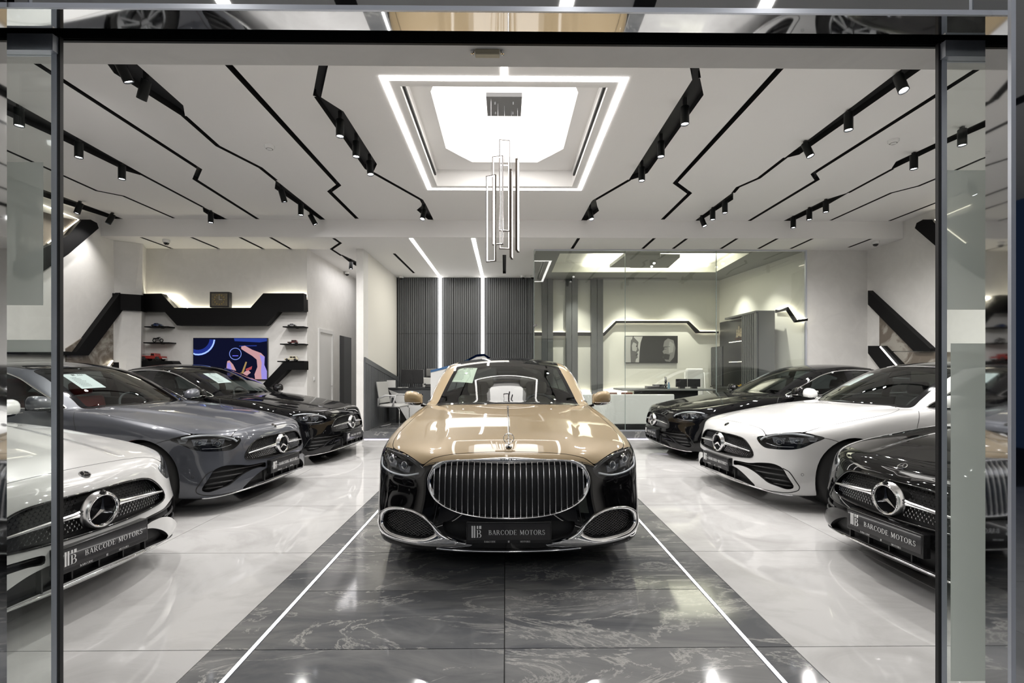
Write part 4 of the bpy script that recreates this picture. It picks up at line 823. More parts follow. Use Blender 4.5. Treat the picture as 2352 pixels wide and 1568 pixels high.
        mbx = MB(); mbx.add(V, [(i*k+j, i*k+j+1, ((i+1) % n)*k+j+1, ((i+1) % n)*k+j) for i in range(n) for j in range(k-1)]); gf = mbx.build('grille_frame', M_['chrome'], root, True)
        pol, w = text_polys('MAYBACH', SANS, .0135, .25); b = MB(); put_polys(b, pol, lambda a, c: tuple(np.array([.0645, -(a-w/2), .755+c])+np.array([.4*(c-.007)-.0, 0, 0]))); b.build('lettering', M_['black'], gf)
    else:
        # small chrome stars on a honeycomb
        st, hx = MB(), MB(); row = 0; z = .445
        while z < .655:
            for i in range(-24, 25):
                y = i*.0235+(row % 2)*.01175
                st_ok = inpoly(np.array([[y*fr0.u[1], z]]), lg)[0] and nearest_on(np.array([[y*fr0.u[1], z]]), lg)[1][0] > .009
                if not st_ok or (y*y+(z-.545)**2) < .105**2: continue
                p = S.project(np.array([[.05, y, z]]), 4)[0]; nx = S.nrm(p[None])[0]; p = p+np.array([.03, 0, 0]); ey = np.cross([0, 0, 1], nx); ey /= np.linalg.norm(ey); ez = np.cross(nx, ey)
                fmap = lambda a, b, c, o=p, e=ey, g=ez, m=nx: fn(a, b, c, o, e, g, m)
                low = z < .545
                star3(st if low else hx, .0125, .005, fmap, .19)
            z += .0165; row += 1
        s1 = st.build('chrome_stars', M_['satin'], gb); s1['kind'] = 'stuff'; s2 = hx.build('dark_stars', M_['dark_chrome'], gb); s2['kind'] = 'stuff'
        o2 = sk.on(lg[::2], fr0, d0g); b = MB(); b.tube([tuple(p) for p in o2+S.nrm(o2)*.001], .006, 6, closed=True); b.build('grille_frame', M_['gloss_black'], root, True)
        for sg in (-1, 1):
            yy = np.linspace(.085, .495, 14); zz = .548-.02*((yy-.1)/.4)**1.2; H = S.project(np.stack([np.full(14, .05), yy*sg, zz], 1), 5); b = MB(); V = []
            wv = np.interp(yy, [.085, .14, .3, .495], [.030, .016, .013, .007])
            for p, w in zip(H, wv): V += [(p[0]+.02, p[1], p[2]-w), (p[0]-.012, p[1], p[2]-w*.8), (p[0]-.016, p[1], p[2]-w*.35), (p[0]-.009, p[1], p[2]), (p[0]-.016, p[1], p[2]+w*.35), (p[0]-.012, p[1], p[2]+w*.8), (p[0]+.02, p[1], p[2]+w)]
            Fb = [(i*7+j, i*7+j+1, (i+1)*7+j+1, (i+1)*7+j) for i in range(13) for j in range(6)]
            b.add(V, Fb if sg > 0 else [q[::-1] for q in Fb]); autosmooth(b.build('grille_bar', M_['satin'], root, True), 30)
        # round emblem
        ef = lambda a, b, c: (.006-c, -a, .542+b)
        b = MB(); b.lathe([(.001, .004), (.083, .004), (.088, .012), (.094, .014), (.102, .004), (.107, -.02)], 48, Matrix(((0, 0, -1, .006), (-1, 0, 0, 0), (0, 1, 0, .542), (0, 0, 0, 1))), False); b.M = [1 if i < 48 else 0 for i in range(len(b.F))]
        em = b.build('emblem', [M_['satin'], M_['gloss_black']], root, True); autosmooth(em, 40)
        b = MB(); ring_mb(b, .087, .006, lambda a, bb, c: ef(a, bb, c+.012)); star3(b, .082, .012, lambda a, bb, c: ef(a, bb, c+.006), .17); autosmooth(b.build('emblem_star', M_['chrome'], em, True), 20)
        b = MB(); b.lathe([(.001, .016), (.012, .014), (.018, .0)], 12, Matrix(((0, 0, -1, .0), (-1, 0, 0, 0), (0, 1, 0, .640), (0, 0, 0, 1)))); b.build('camera_lens', M_['gloss_black'], root, True)
        p = S.project(np.array([[.105, 0, .748]]), 5)[0]; nx = S.nrm(p[None])[0]; ez = np.array([nx[2], 0, -nx[0]]); b = MB(); bf = lambda a, bb, c: fn(a, bb, c+.001, p, (0, -1, 0), tuple(ez*1.0), tuple(nx)); disc_mb(b, .026, bf, .001); b.m = 1; ring_mb(b, .026, .003, bf, 24, 6); star3(b, .024, .004, lambda a, bb, c: bf(a, bb, c+.002), .2); b.build('badge', [M_['gloss_black'], M_['chrome']], root)
    # headlamps
    Pl, Tl, Nl, _ = sk.patch(hl, f40, grid=.025, off=.001); lens = pair('headlamp', Pl, Tl, M_['lamp_glass'], root, Nl)
    Pb, Fb2 = rimwall(None, sk, hl, f40, .09); bk = pair('lamp_housing', Pb, [f for f in Fb2], M_['lamp_in'], root)
    Pk, Tk, Nk, _ = sk.patch(hl, f40, grid=.04); Pk = Pk+np.array(Frame(f40).d)*.09; pair('lamp_back', Pk, Tk, M_['lamp_in'], root)
    F4 = Frame(f40); h2 = F4.to2(np.array(hl)); dmean = F4.dep(np.array(hl)); c2 = h2.mean(0); wd_ = h2[:, 0].max()-h2[:, 0].min()
    def LP(fx, z, dep):  # point inside lamp: fx 0..1 from inner to outer
        u0 = F4.to2(np.array(hl[:1]))[0][0]; u1 = F4.to2(np.array([hl[6]]))[0][0]; u = u0+(u1-u0)*fx; q = np.array([[u, F4.to2(np.array([[0, 0, z]]))[0][1]]]); H = sk.on(q, F4, sk.d0(hl, F4)); return H[0]+F4.d*dep
    for nm, fx, z, R in (('projector', .36, .640 if not big else .685, .022), ('projector', .62, .660 if not big else .705, .020)):
        p = LP(fx, z, .055); Mx = Matrix.Translation(p) @ (-Vector(F4.d)).to_track_quat('Z', 'Y').to_matrix().to_4x4(); b = MB(); b.lathe([(R*1.5, -.03), (R*1.25, .012), (R*1.15, .014), (R*1.05, 0.0)], 20, Mx); b.m = 1; b.lathe([(R, -.002), (R*.8, .012), (R*.4, .020), (.001, .022)], 20, Mx); pair_mb(nm, b, [M_['chrome'], M_['lens']], root)
    # daytime light blade along the upper edge
    if big: tr_ = [LP(fx, z, .014) for fx, z in ((.08,.655),(.25,.632),(.5,.635),(.75,.655),(.93,.69))]; tr2 = [LP(fx, z, .02) for fx, z in ((.05,.69),(.3,.745),(.6,.762),(.85,.76))]
    else: tr_ = [LP(fx, z, .014) for fx, z in ((.07,.645),(.12,.672),(.3,.71),(.55,.728),(.75,.722),(.86,.71))]; tr2 = [LP(fx, z, .03) for fx, z in ((.15,.62),(.35,.60),(.6,.605))]
    b = MB(); b.tube([tuple(p) for p in catmull(tr_, .02, False)], .0065 if big else .0095, 6); pair_mb('light_blade', b, M_['drl'], root); b = MB(); b.tube([tuple(p) for p in catmull(tr2, .02, False)], .0035, 6); pair_mb('lamp_trim', b, M_['chrome'], root)
    rf = [(.26, .47, .685, .640), (.50, .70, .705, .655), (.73, .90, .725, .68)] if big else [(.24, .46, .680, .625), (.50, .72, .690, .635), (.76, .90, .70, .66)]
    for fa, fb_, za, zb_ in rf:
        A4 = [LP(fa, za, .045), LP(fb_, za+.004, .045), LP(fb_-.03, zb_, .065), LP(fa+.03, zb_, .065)]; B4 = [LP(fa, za-.012, .075), LP(fb_, za-.008, .075), LP(fb_-.03, zb_+.008, .085), LP(fa+.03, zb_+.008, .085)]
        b = MB(); b.add([tuple(v) for v in A4+B4], [(0, 1, 5, 4), (1, 2, 6, 5), (2, 3, 7, 6), (3, 0, 4, 7), (4, 5, 6, 7)]); pair_mb('reflector', b, M_['reflector'], root, False)
    # lower front
    def recess(pts, d, dep, nm, mt='black'):
        a, f_ = rimwall(None, sk, pts, d, dep); q, t_, n_, _ = sk.patch(pts, d, grid=.05); q = q+Frame(d).d*dep; n0 = len(a); return np.vstack([a, q]), list(f_)+[tuple(int(i)+n0 for i in t) for t in t_]
    if big:
        a, f_ = recess(holei, f25, .05, ''); pair('side_air_intake', a, f_, M_['black'], root, smooth=False)
        a, f_ = recess(pts_sym(lowc), D0, .05, ''); part('lower_air_intake', a, f_, M_['black'], root, smooth=False)
        # diamond mesh inside the side intakes
        fm = Frame(f25); lo_ = sk.outline(holei, fm); b = MB(); d_ = sk.d0(holei, fm); lo0, lo1 = lo_.min(0), lo_.max(0)
        for sgn_ in (1, -1):
            c = -1.5
            while c < 1.5:
                t = np.linspace(0, 1, 60); xq = lo0[0]+(lo1[0]-lo0[0])*t; yq = c+sgn_*.55*(xq-lo0[0]); q = np.stack([xq, yq+lo0[1]], 1); ins = inpoly(q, lo_)
                if ins.sum() > 3: H = sk.on(q[ins][::3], fm, d_)+fm.d*.028; b.tube([tuple(v) for v in H], .0022, 4, cap=False)
                c += .0165
        g_ = pair_mb('intake_mesh', b, M_['dark_chrome'], root)
        for g in g_: g['kind'] = 'stuff'
        lo1_ = sk.outline(ringo, fm, .01); li1_ = sk.outline(holei, fm, .004); nO = len(lo1_)
        near_, _d = nearest_on(lo1_, li1_); K_ = 9; ker = np.array([np.roll(near_, k, 0) for k in range(-K_, K_+1)]).mean(0); near_, _d = nearest_on(ker, li1_)
        rows = []
        for t in np.linspace(0, 1, 9):
            q = lo1_*(1-t)+near_*t; H = sk.on(q, fm, d_); rows.append(H+S.nrm(H)*(.003+.016*math.sin(math.pi*t)**.7 if 0 < t < 1 else 0)-fm.d*0)
        rows.append(rows[-1]+fm.d*.02); Vr = np.vstack(rows); Fr = [(r*nO+i, r*nO+(i+1) % nO, (r+1)*nO+(i+1) % nO, (r+1)*nO+i)[::-1] for r in range(len(rows)-1) for i in range(nO)]
        a_, b_, c_ = [Vr[Fr[5][k]] for k in (0, 1, 2)]
        if np.dot(np.cross(b_-a_, c_-a_), fm.d) > 0: Fr = [f_[::-1] for f_ in Fr]
        pair('intake_frame', Vr, Fr, M_['chrome'], root)
        b = MB(); ll = sk.line([(.02, -.47, .185), (.012, -.2, .182), (.01, 0, .182), (.012, .2, .182), (.02, .47, .185)], .004); b.tube([tuple(v) for v in ll], .006, 6); b.build('lip_trim', M_['chrome'], root, True)
        # bonnet strip and standing star
        ll = sk.line([(.24, 0, .83), (.5, 0, .88), (.9, 0, .93), (1.3, 0, .98), (1.45, 0, .99)], .003); b = MB(); b.tube([tuple(v) for v in ll], .006, 8, flat=.7); b.build('bonnet_strip', M_['chrome'], root, True)
        zt = float(S.project(np.array([[.215, 0, .82]]), 5)[0][2]); of = lambda a, bb, c: (.215-c, -a, zt+.058+bb); b = MB(); b.lathe([(.022, 0), (.021, .006), (.012, .011), (.005, .016), (.004, .024)], 20, Matrix.Translation((.215, 0, zt))); ring_mb(b, .034, .0028, of); star3(b, .033, .006, of, .13); star3(b, .033, .006, lambda a, bb, c: of(-a, bb, -c), .13); autosmooth(b.build('standing_star', M_['chrome'], root, True), 30)
    else:
        a, f_ = recess(intake, f25, .06, ''); pair('side_air_intake', a, f_, M_['black'], root, smooth=False)
        a, f_ = recess(pts_sym(cen), D0, .05, ''); part('lower_air_intake', a, f_, M_['black'], root, smooth=False)
        fm = Frame(f25); lo_ = sk.outline(intake, fm); d_ = sk.d0(intake, fm)
        for zz in (.385, .335, .285, .245):
            b = MB(); xq = np.linspace(lo_[:, 0].min(), lo_[:, 0].max(), 50); q = np.stack([xq, np.full(50, zz)], 1); ins = inpoly(q, lo_)
            if ins.sum() > 4: H = sk.on(q[ins][::3], fm, d_)+fm.d*.03; b.tube([tuple(v) for v in H], .009, 6, flat=1.0); pair_mb('slat', b, M_['plastic'], root)
        for y in (-.30, -.15, .15, .30, 0): b = MB(); b.box((.02, y-.004, .205), (.05, y+.004, .335)); b.build('strut', M_['plastic'], root)
        ll = sk.line([(.31,-.80,.150),(.18,-.69,.158),(.105,-.57,.172),(.04,-.35,.192),(.012,0,.203),(.04,.35,.192),(.105,.57,.172),(.18,.69,.158),(.31,.80,.150)], .004); b = MB(); b.tube([tuple(v) for v in ll], .0075, 6, up=(0, 0, 1)); b.build('lip_trim', M_['chrome'], root, True)
        b = MB()
        for yy, zz in ((.845, .36),): p = S.project(np.array([[.36, yy, zz]]), 5)[0]; nx = Vector(S.nrm(p[None])[0]); b.lathe([(.013, 0), (.012, .001), (.010, .0005)], 16, Matrix.Translation(p) @ nx.to_track_quat('Z', 'Y').to_matrix().to_4x4())
        pair_mb('parking_sensor', b, M_['black'], root)
    # number plate
    xz = -.012 if big else -.03; zc = .315 if big else .345; b = MB(); b.box((xz, -.268, zc-.068), (xz+.05 if not big else xz+.03, .268, zc+.068)); pl = b.build('number_plate', M_['plate'], root); bevel(pl, .004, 2)
    b = MB(); PF = lambda a, c, e=.0012: (xz-e, -a, zc+c)
    b.add([PF(-.258, -.045), PF(.258, -.045), PF(.258, .058), PF(-.258, .058)], [(0, 1, 2, 3)]); b.build('plate_face', M_['plate_face'], pl)
    b = MB(); put_polys(b, logo_polys(.075), lambda a, c: PF(a-.235, c-.030, .002)); lg1 = b.build('logo', M_['letter'], pl); lg1['kind'] = 'stuff'; b = MB(); pol, w = text_polys('BARCODE MOTORS', SERIF, .030, .10); put_polys(b, pol, lambda a, c: PF(a*.355/w-.128, c-.012, .002)); b.build('lettering', M_['letter'], pl)['kind'] = 'stuff'; b = MB()
    pol, w = text_polys('BARCODE', SERIF, .011, .10); put_polys(b, pol, lambda a, c: PF(a-.155, c-.060, .002)); pol, w = text_polys('MOTORS', SERIF, .011, .10); put_polys(b, pol, lambda a, c: PF(a+.070, c-.060, .002)); put_polys(b, logo_polys(.012), lambda a, c: PF(a-.006, c-.061, .002))
    b.build('small_lettering', M_['letter'], pl)['kind'] = 'stuff'
    # mirrors
    mx, my, mz, ml = (1.87, .985, 1.04, .092) if big else (1.84, .94, 1.015, .106)
    n1, n2 = 18, 14; V = []
    for i in range(n1+1):
        t = math.pi*i/n1
        for j in range(n2):
            q = 2*math.pi*j/n2; sx, sy, sz = math.cos(q)*math.sin(t), math.cos(t), math.sin(q)*math.sin(t)
            e = lambda v, p: math.copysign(abs(v)**p, v)
            V.append((mx+.085*e(sx, .9)*(1.0 if sx < 0 else .35), my-.02+ml*e(sy, .75), mz+.085*e(sz, .75)*(1+.12*sy if sz > 0 else .72)+.012*sy))
    Fm = [(i*n2+j, i*n2+(j+1) % n2, (i+1)*n2+(j+1) % n2, (i+1)*n2+j) for i in range(n1) for j in range(n2)]
    cz = np.array([[V[k][2] for k in f_] for f_ in Fm]).mean(1); mm = (cz < mz-.035).astype(int)
    ro = pair('side_mirror', V, [f_[::-1] for f_ in Fm], [paint, M_['gloss_black']], root, None, mm)
    b = MB(); b.tube([(mx+.0, my-.10, mz-.06), (mx-.01, my-.17, mz-.075), (mx-.02, my-.24, mz-.07)], [.022, .024, .03], 8, flat=.6); pair_mb('mirror_arm', b, M_['gloss_black'], root)
    b = MB(); b.tube([(mx-.07, my-.10, mz-.028), (mx-.083, my-.02, mz-.030), (mx-.07, my+.07, mz-.026)], .004, 6); pair_mb('mirror_trim', b, M_['chrome'], root)
    b = MB(); b.add([(mx+.028, my-.11, mz-.05), (mx+.028, my+.07, mz-.045), (mx+.028, my+.075, mz+.06), (mx+.028, my-.11, mz+.055)], [(0, 1, 2, 3)]); pair_mb('mirror_glass', b, M_['mirror'], root)
    # wheels
    for xw in ax:
        for sg in (1, -1): wheel(root, xw, wy*sg, zw, zw, Wt, Rr, sg, M_)
        b = MB(); n = 20; R_ = zw+.034; V = []
        for i in range(n+1):
            q = math.radians(-25+230*i/n); V += [(xw+R_*math.cos(q), .915-.06, zw+R_*math.sin(q)), (xw+R_*math.cos(q), .50, zw+R_*math.sin(q))]
        b.add(V, [(2*i, 2*i+1, 2*i+3, 2*i+2) for i in range(n)]); b.add([(xw, .50, zw)]+[V[2*i+1] for i in range(n+1)], [(0, i+1, i+2) for i in range(n)]); pair_mb('wheel_liner', b, M_['black'], root)
    b = MB(); b.box((ax[0]-.3, -.60, .17), (ax[1]+.5, .60, .20)); b.build('underbody', M_['black'], root)
    # cabin
    xs = ax[0]
    b = MB(); dx = 1.60 if not big else 1.78; b.box((dx-.12, -.66, .78), (dx+.38, .66, .93 if not big else .96)); bevel(b.build('dashboard', M_['lining'], root), .05, 3)
    b = MB(); b.box((1.4, -.70, .22), (4.1 if not big else 4.7, .70, .26)); b.build('cabin_floor', M_['black'], root)
    b = MB(); sx_, sy_ = dx+.50, -.36; ring_mb(b, .185, .014, lambda a, bb, c: (sx_+bb*.45+c*.9, sy_+a, .90+bb*.89-c*.45), 32, 8); b.lathe([(.001, .02), (.05, .015), (.06, -.02)], 16, Matrix.Translation((sx_, sy_, .90)) @ Matrix.Rotation(-1.1, 4, 'Y')); b.tube([(sx_, sy_-.17, .90), (sx_, sy_+.17, .90)], .014, 6); b.tube([(sx_, sy_, .9), (sx_-.25, sy_, .80)], .04, 8); b.build('steering_wheel', M_['lining'], root, True)
    for sg in (-1, 1): seat(root, dx+.80, .37*sg, .38, trim_in)
    for sg in (-1, 1): seat(root, dx+(1.68 if not big else 2.25), .34*sg, .42, trim_in)
    b = MB(); b.box((dx+.62, -.11, 1.20 if not big else 1.27), (dx+.65, .11, 1.255 if not big else 1.325)); bevel(b.build('rear_view_mirror', M_['black'], root), .012, 2)
    for t in [root]: t.empty_display_size = .5
    # move the origin to the middle of the car
    for c in root.children: c.location.x = -L/2
    return root
PAINTED = {'body_shell', 'bonnet', 'side_mirror'}
def stem_of(o): return o.name.split('.')[0]
def copy_tree(o, parent=None):
    c = o.copy(); COL.objects.link(c); c.parent = parent
    for ch in list(o.children): copy_tree(ch, c)
    return c
def recolor(root, paint, trim):
    for c in root.children:
        n = stem_of(c)
        if n in PAINTED: c.material_slots[0].link = 'OBJECT'; c.material_slots[0].material = paint
        if n in ('seat', 'backrest') and trim: c.material_slots[0].link = 'OBJECT'; c.material_slots[0].material = trim
# ----- ceiling spotlights -----
def spot_lamp(loc, aim, energy, size=math.radians(160), col=(1, .97, .94), blend=1.0, r=.03):
    l = bpy.data.lights.new('spot_lamp', 'SPOT'); l.energy = energy; l.spot_size = size; l.spot_blend = blend; l.shadow_soft_size = r; l.color = col
    o = bpy.data.objects.new('spot_lamp', l); link(o); o.location = loc; o.rotation_euler = (Vector(aim)-Vector(loc)).to_track_quat('-Z', 'Y').to_euler(); return o
lensm = emis('spot_lens', (.92, .94, 1), 14)
def make_spot(loc, tilt, az, label, group, z=ZC, E=SPOT_W, s=1.0):
    r = empty('ceiling_spotlight', (loc[0], loc[1], z)); tag(r, label, 'spotlight', group)
    b = MB(); b.box((-.016, -.016, -.018), (.016, .016, .06)); b.tube([(0, 0, -.018), (0, 0, -.04)], .010, 8); b.build('bracket', M['black'], r)
    Mx = Matrix.Translation((0, 0, -.05)) @ Matrix.Rotation(az, 4, 'Z') @ Matrix.Rotation(tilt, 4, 'Y')
    b = MB(); b.lathe([(.001, .02), (.040*s, .02), (.042*s, .017), (.042*s, -.158), (.040*s, -.16), (.036*s, -.158), (.034*s, -.148)], 24, Mx); o = b.build('housing', WM['rail'], r, True); autosmooth(o, 40)
    b = MB(); b.lathe([(.034*s, -.148), (.024*s, -.143), (.001, -.141)], 20, Mx); b.build('lens', lensm, r, True)
    tip = r.location+Mx @ Vector((0, 0, -.17)); d = (Mx.to_3x3() @ Vector((0, 0, -1))); spot_lamp(tip, tip+d, E*(.35 if abs(loc[0]) > 6 else .8 if loc[1] > 7.9 else 1), math.radians(100 if loc[1] > 7.9 else 125 if abs(loc[0]) > 6 else 160))
    return r
ORD = ['first', 'second', 'third', 'fourth', 'fifth']
GRS = [('groove left of the square light', [((781, 297), 0, 0), ((818, 345), 0, 0), ((850, 388), .15, 2.5)]),
 ('small end box left of the chandelier', [((972, 495), .35, 1.2)]),
 ('groove above the left smoke detector', [((285, 168), .45, 4.1), ((330, 212), .55, -.5)]),
 ('groove end below the left smoke detector', [((650, 452), .3, 4), ((691, 483), 0, 0), ((719, 507), .5, 3.6)]),
 ('groove crossing behind the left door', [((44, 272), 0, 0), ((181, 347), 0, 0), ((280, 398), 0, 0)]),
 ('far tip of the long left groove', [((484, 501), 0, 0)]),
 ('lowest groove beside the left light box', [((180, 480), .25, .6), ((253, 505), .4, .5)]),
 ('groove right of the square light', [((1573, 268), 0, 0), ((1518, 345), 0, 0), ((1474, 402), 0, 0)]),
 ('small end box right of the chandelier', [((1357, 495), .3, 2.0)]),
 ('slanted groove in mid right ceiling', [((2070, 195), .35, 1.6), ((1949, 282), 0, 0), ((1856, 347), .35, 2.4)]),
 ('far end of the slanted right groove', [((1665, 478), 0, 0), ((1637, 494), 0, 0), ((1615, 511), .35, 2.5)]),
 ('groove below the right smoke detector', [((2210, 318), 0, 0), ((2099, 374), 0, 0)]),
 ('groove end left of the right light box', [((1897, 476), 0, 0), ((1859, 494), 0, 0), ((1822, 513), 0, 0)]),
 ('groove seen only through the right door', [((2234, 438), .3, 2.2)])]
for nm, L in GRS:
    for i, (p, t, a) in enumerate(L):
        q = onZ(p[0], p[1], ZC-.13); t0 = Vector((math.cos(a)*math.sin(t), math.sin(a)*math.sin(t), 0))*.08
        lab = ('%s black spotlight from the door, %s' % (ORD[i], nm)) if len(L) > 1 else 'black spotlight, %s' % nm
        make_spot((q.x+t0.x, q.y+t0.y), t, a, lab, 'black ceiling spotlights')
q = onZ(806, 606, ZL-.10); make_spot((q.x, q.y), 0, 0, 'black spotlight over the corridor left of the white column', 'black ceiling spotlights', ZL, 25)
# smoke detectors and cameras
for px, lab in (((619, 340), 'round white smoke detector on the left ceiling'), ((2052, 327), 'round white smoke detector on the right ceiling')):
    q = onZ(*px, ZC-.03); r = empty('smoke_detector', (q.x, q.y, ZC)); tag(r, lab, 'smoke detector', 'smoke detectors'); b = MB(); b.lathe([(.001, -.052), (.025, -.052), (.032, -.042), (.045, -.038), (.055, -.022), (.056, 0)], 24); b.build('housing', WM['white'], r, True); b = MB(); b.lathe([(.0325, -.043), (.0365, -.043), (.0365, -.036), (.0325, -.036)], 24, closed=True); b.build('vent_ring', M['black'], r)
for px, z, lab in (((382, 557), ZL, 'white dome camera on the low ceiling above the television wall'), ((2011, 560), ZL, 'white dome camera on the low ceiling at the right'), ((797, 629), ZL, 'white dome camera on the ceiling over the corridor'), ((922, 638), ZL, 'white dome camera in the left top corner of the slatted wall'), ((1201, 637), ZL, 'white dome camera in the right top corner of the slatted wall')):
    q = onZ(*px, z-.05); r = empty('security_camera', (q.x, min(q.y, YR-.12) if q.x > -2.8 else q.y, z)); tag(r, lab, 'camera', 'dome cameras'); b = MB(); b.lathe([(.055, 0), (.060, -.01), (.055, -.05), (.045, -.055)], 24); b.build('housing', WM['white'], r, True); b = MB(); b.lathe([(.045, -.055), (.040, -.075), (.022, -.092), (.001, -.096)], 20); b.build('dome', M['gloss_black'], r, True)
# ----- chandelier -----
ch = empty('chandelier', (-.015, 5.30, 4.30)); tag(ch, 'hanging cluster of thin lit rectangles below a square black plate', 'chandelier')
b = MB(); b.box((-.195, -.195, 0), (.195, .195, .05)); cp = b.build('ceiling_plate', pbr('dark_steel', (.22, .22, .225), .5, .2), ch); bevel(cp, .004)
b = MB()
for x, y in ((-.10, -.1), (.10, -.1), (-.10, .1), (.10, .1)): b.tube([(x, y, 0), (x, y, -.03)], .006, 8)
b.build('screw', M['steel'], cp)
framem = pbr('bronze_frame', (.09, .075, .065), .35, .6)
FR = [(1128, 403, 601, .118, -.45, -.16), (1143.5, 359, 562, .124, -.25, -.07), (1158.5, 322, 531, .118, .18, -.02), (1158.5, 377, 572, .122, .10, .12), (1174.5, 393, 593, .122, 1.42, .08), (1188.5, 369, 577, .122, 1.35, .02)]
for px, t, bt, w, ang, dy in FR:
    Y = 5.3+dy; a, c = onY(px, t, Y), onY(px, bt, Y); f_ = MB(); h = a.z-c.z; R_ = Matrix.Translation((a.x+.015, dy, c.z-4.30)) @ Matrix.Rotation(ang, 4, 'Z')
    tk = .008
    for p0, p1 in (((-w/2, -.012, 0), (-w/2+tk, .012, h)), ((w/2-tk, -.012, 0), (w/2, .012, h)), ((-w/2, -.012, 0), (w/2, .012, tk)), ((-w/2, -.012, h-tk), (w/2, .012, h))): f_.box(p0, p1, R_)
    fo = f_.build('light_frame', framem, ch); g = MB(); e = .004
    for p0, p1 in (((-w/2+tk, -.009, tk), (-w/2+tk+e, .009, h-tk)), ((w/2-tk-e, -.009, tk), (w/2-tk, .009, h-tk)), ((-w/2+tk, -.009, tk), (w/2-tk, .009, tk+e)), ((-w/2+tk, -.009, h-tk-e), (w/2-tk, .009, h-tk))): g.box(p0, p1, R_)
    g.build('light_strip', emis('frame_led', (1, .93, .88), 7), fo); g = MB(); top = R_ @ Vector((0, 0, h)); g.tube([tuple(top), (top.x, top.y, 0)], .0018, 5); g.build('cable', M['steel'], ch)
# ----- television wall -----
def uv(px, py): return onY(px, py, YB)
a, c = uv(447, 776), uv(617, 776); W = c.x-a.x; H = W*.565
tv = empty('television', ((a.x+c.x)/2, YB-.045, a.z-H/2)); tag(tv, 'wall television showing a hand turning a lit dial', 'television')
b = MB(); b.box((-W/2, 0, -H/2), (W/2, .04, H/2)); bevel(b.build('bezel', M['gloss_black'], tv), .003)
def scr(nm, polys, col, s, k): 
    if 1 < len(polys) <= 3:
        for q_ in polys: scr(nm, [q_], col, s, k)
        return
    b = MB()
    for P in polys: b.add([(-W/2+.008+x*(W-.016), -.0006*(k+1), -H/2+.008+y*(H-.016)) for x, y in P], [tuple(range(len(P)))])
    return b.build(nm, emis('screen_%d' % k, col, s), tv)
def ringp(cx, cy, r0, r1, a0, a1, n=14, asp=1.77): return [[(cx+r*math.cos(math.radians(q)), cy+r*asp*math.sin(math.radians(q))) for r, q in ((r0, a0+(a1-a0)*i/n), (r1, a0+(a1-a0)*i/n), (r1, a0+(a1-a0)*(i+1)/n), (r0, a0+(a1-a0)*(i+1)/n))] for i in range(n)]
def clip01(P): return [[(min(max(x, 0), 1), min(max(y, 0), 1)) for x, y in q] for q in P]
scr('screen', [[(0, 0), (1, 0), (1, 1), (0, 1)]], (.005, .006, .022), 1, 0)
scr('screen_glow', clip01(ringp(.06, 1.0, .16, .24, 190, 355)), (.02, .04, .30), .8, 1); scr('screen_glow', clip01(ringp(.06, 1.0, .215, .235, 190, 355)), (.35, .5, 1), 1.2, 2)
scr('screen_panel', [[(.56, .93), (.9, .90), (1, .93), (1, 1), (.55, 1)], [(.62, .82), (.86, .83), (.86, .81), (.62, .80)]], (.03, .06, .35), .8, 3); scr('screen_panel', [[(0, .12), (.48, .10), (.55, 0), (0, 0)]], (.05, .05, .35), .5, 4)
scr('screen_dial', ringp(.57, .62, .075, .083, 0, 360, 28), (.25, .35, .9), 1, 5); scr('screen_dial', [[(.53, .565), (.61, .565), (.61, .58), (.53, .58)]], (.15, .15, 1), 1.4, 6)
scr('screen_hand', [[(.65, .80), (.70, .82), (.80, .72), (.92, .64), (.97, .55), (.965, .35), (1, .2), (1, 0), (.84, 0), (.83, .12), (.87, .30), (.86, .48), (.80, .57), (.70, .68), (.65, .74)], [(.46, .44), (.49, .46), (.54, .36), (.58, .22), (.56, .12), (.50, .06), (.46, .08), (.45, .3)], [(.64, .10), (.74, .24), (.78, .16), (.72, .08), (.66, .04)]], (.62, .34, .36), .9, 7)
scr('screen_hand', [[(.90, .60), (.97, .55), (.965, .35), (1, .2), (1, 0), (.93, 0), (.92, .2), (.93, .4)], [(.46, .40), (.50, .40), (.53, .2), (.49, .08), (.46, .1)]], (.35, .30, .8), .9, 8); scr('screen_nail', [[(.71, .25), (.80, .32), (.79, .24), (.72, .20)]], (.5, .08, .1), .8, 9); scr('screen_rod', [[(.62, .0), (.655, .0), (.73, .42), (.71, .43)]], (.45, .30, .12), .8, 10)
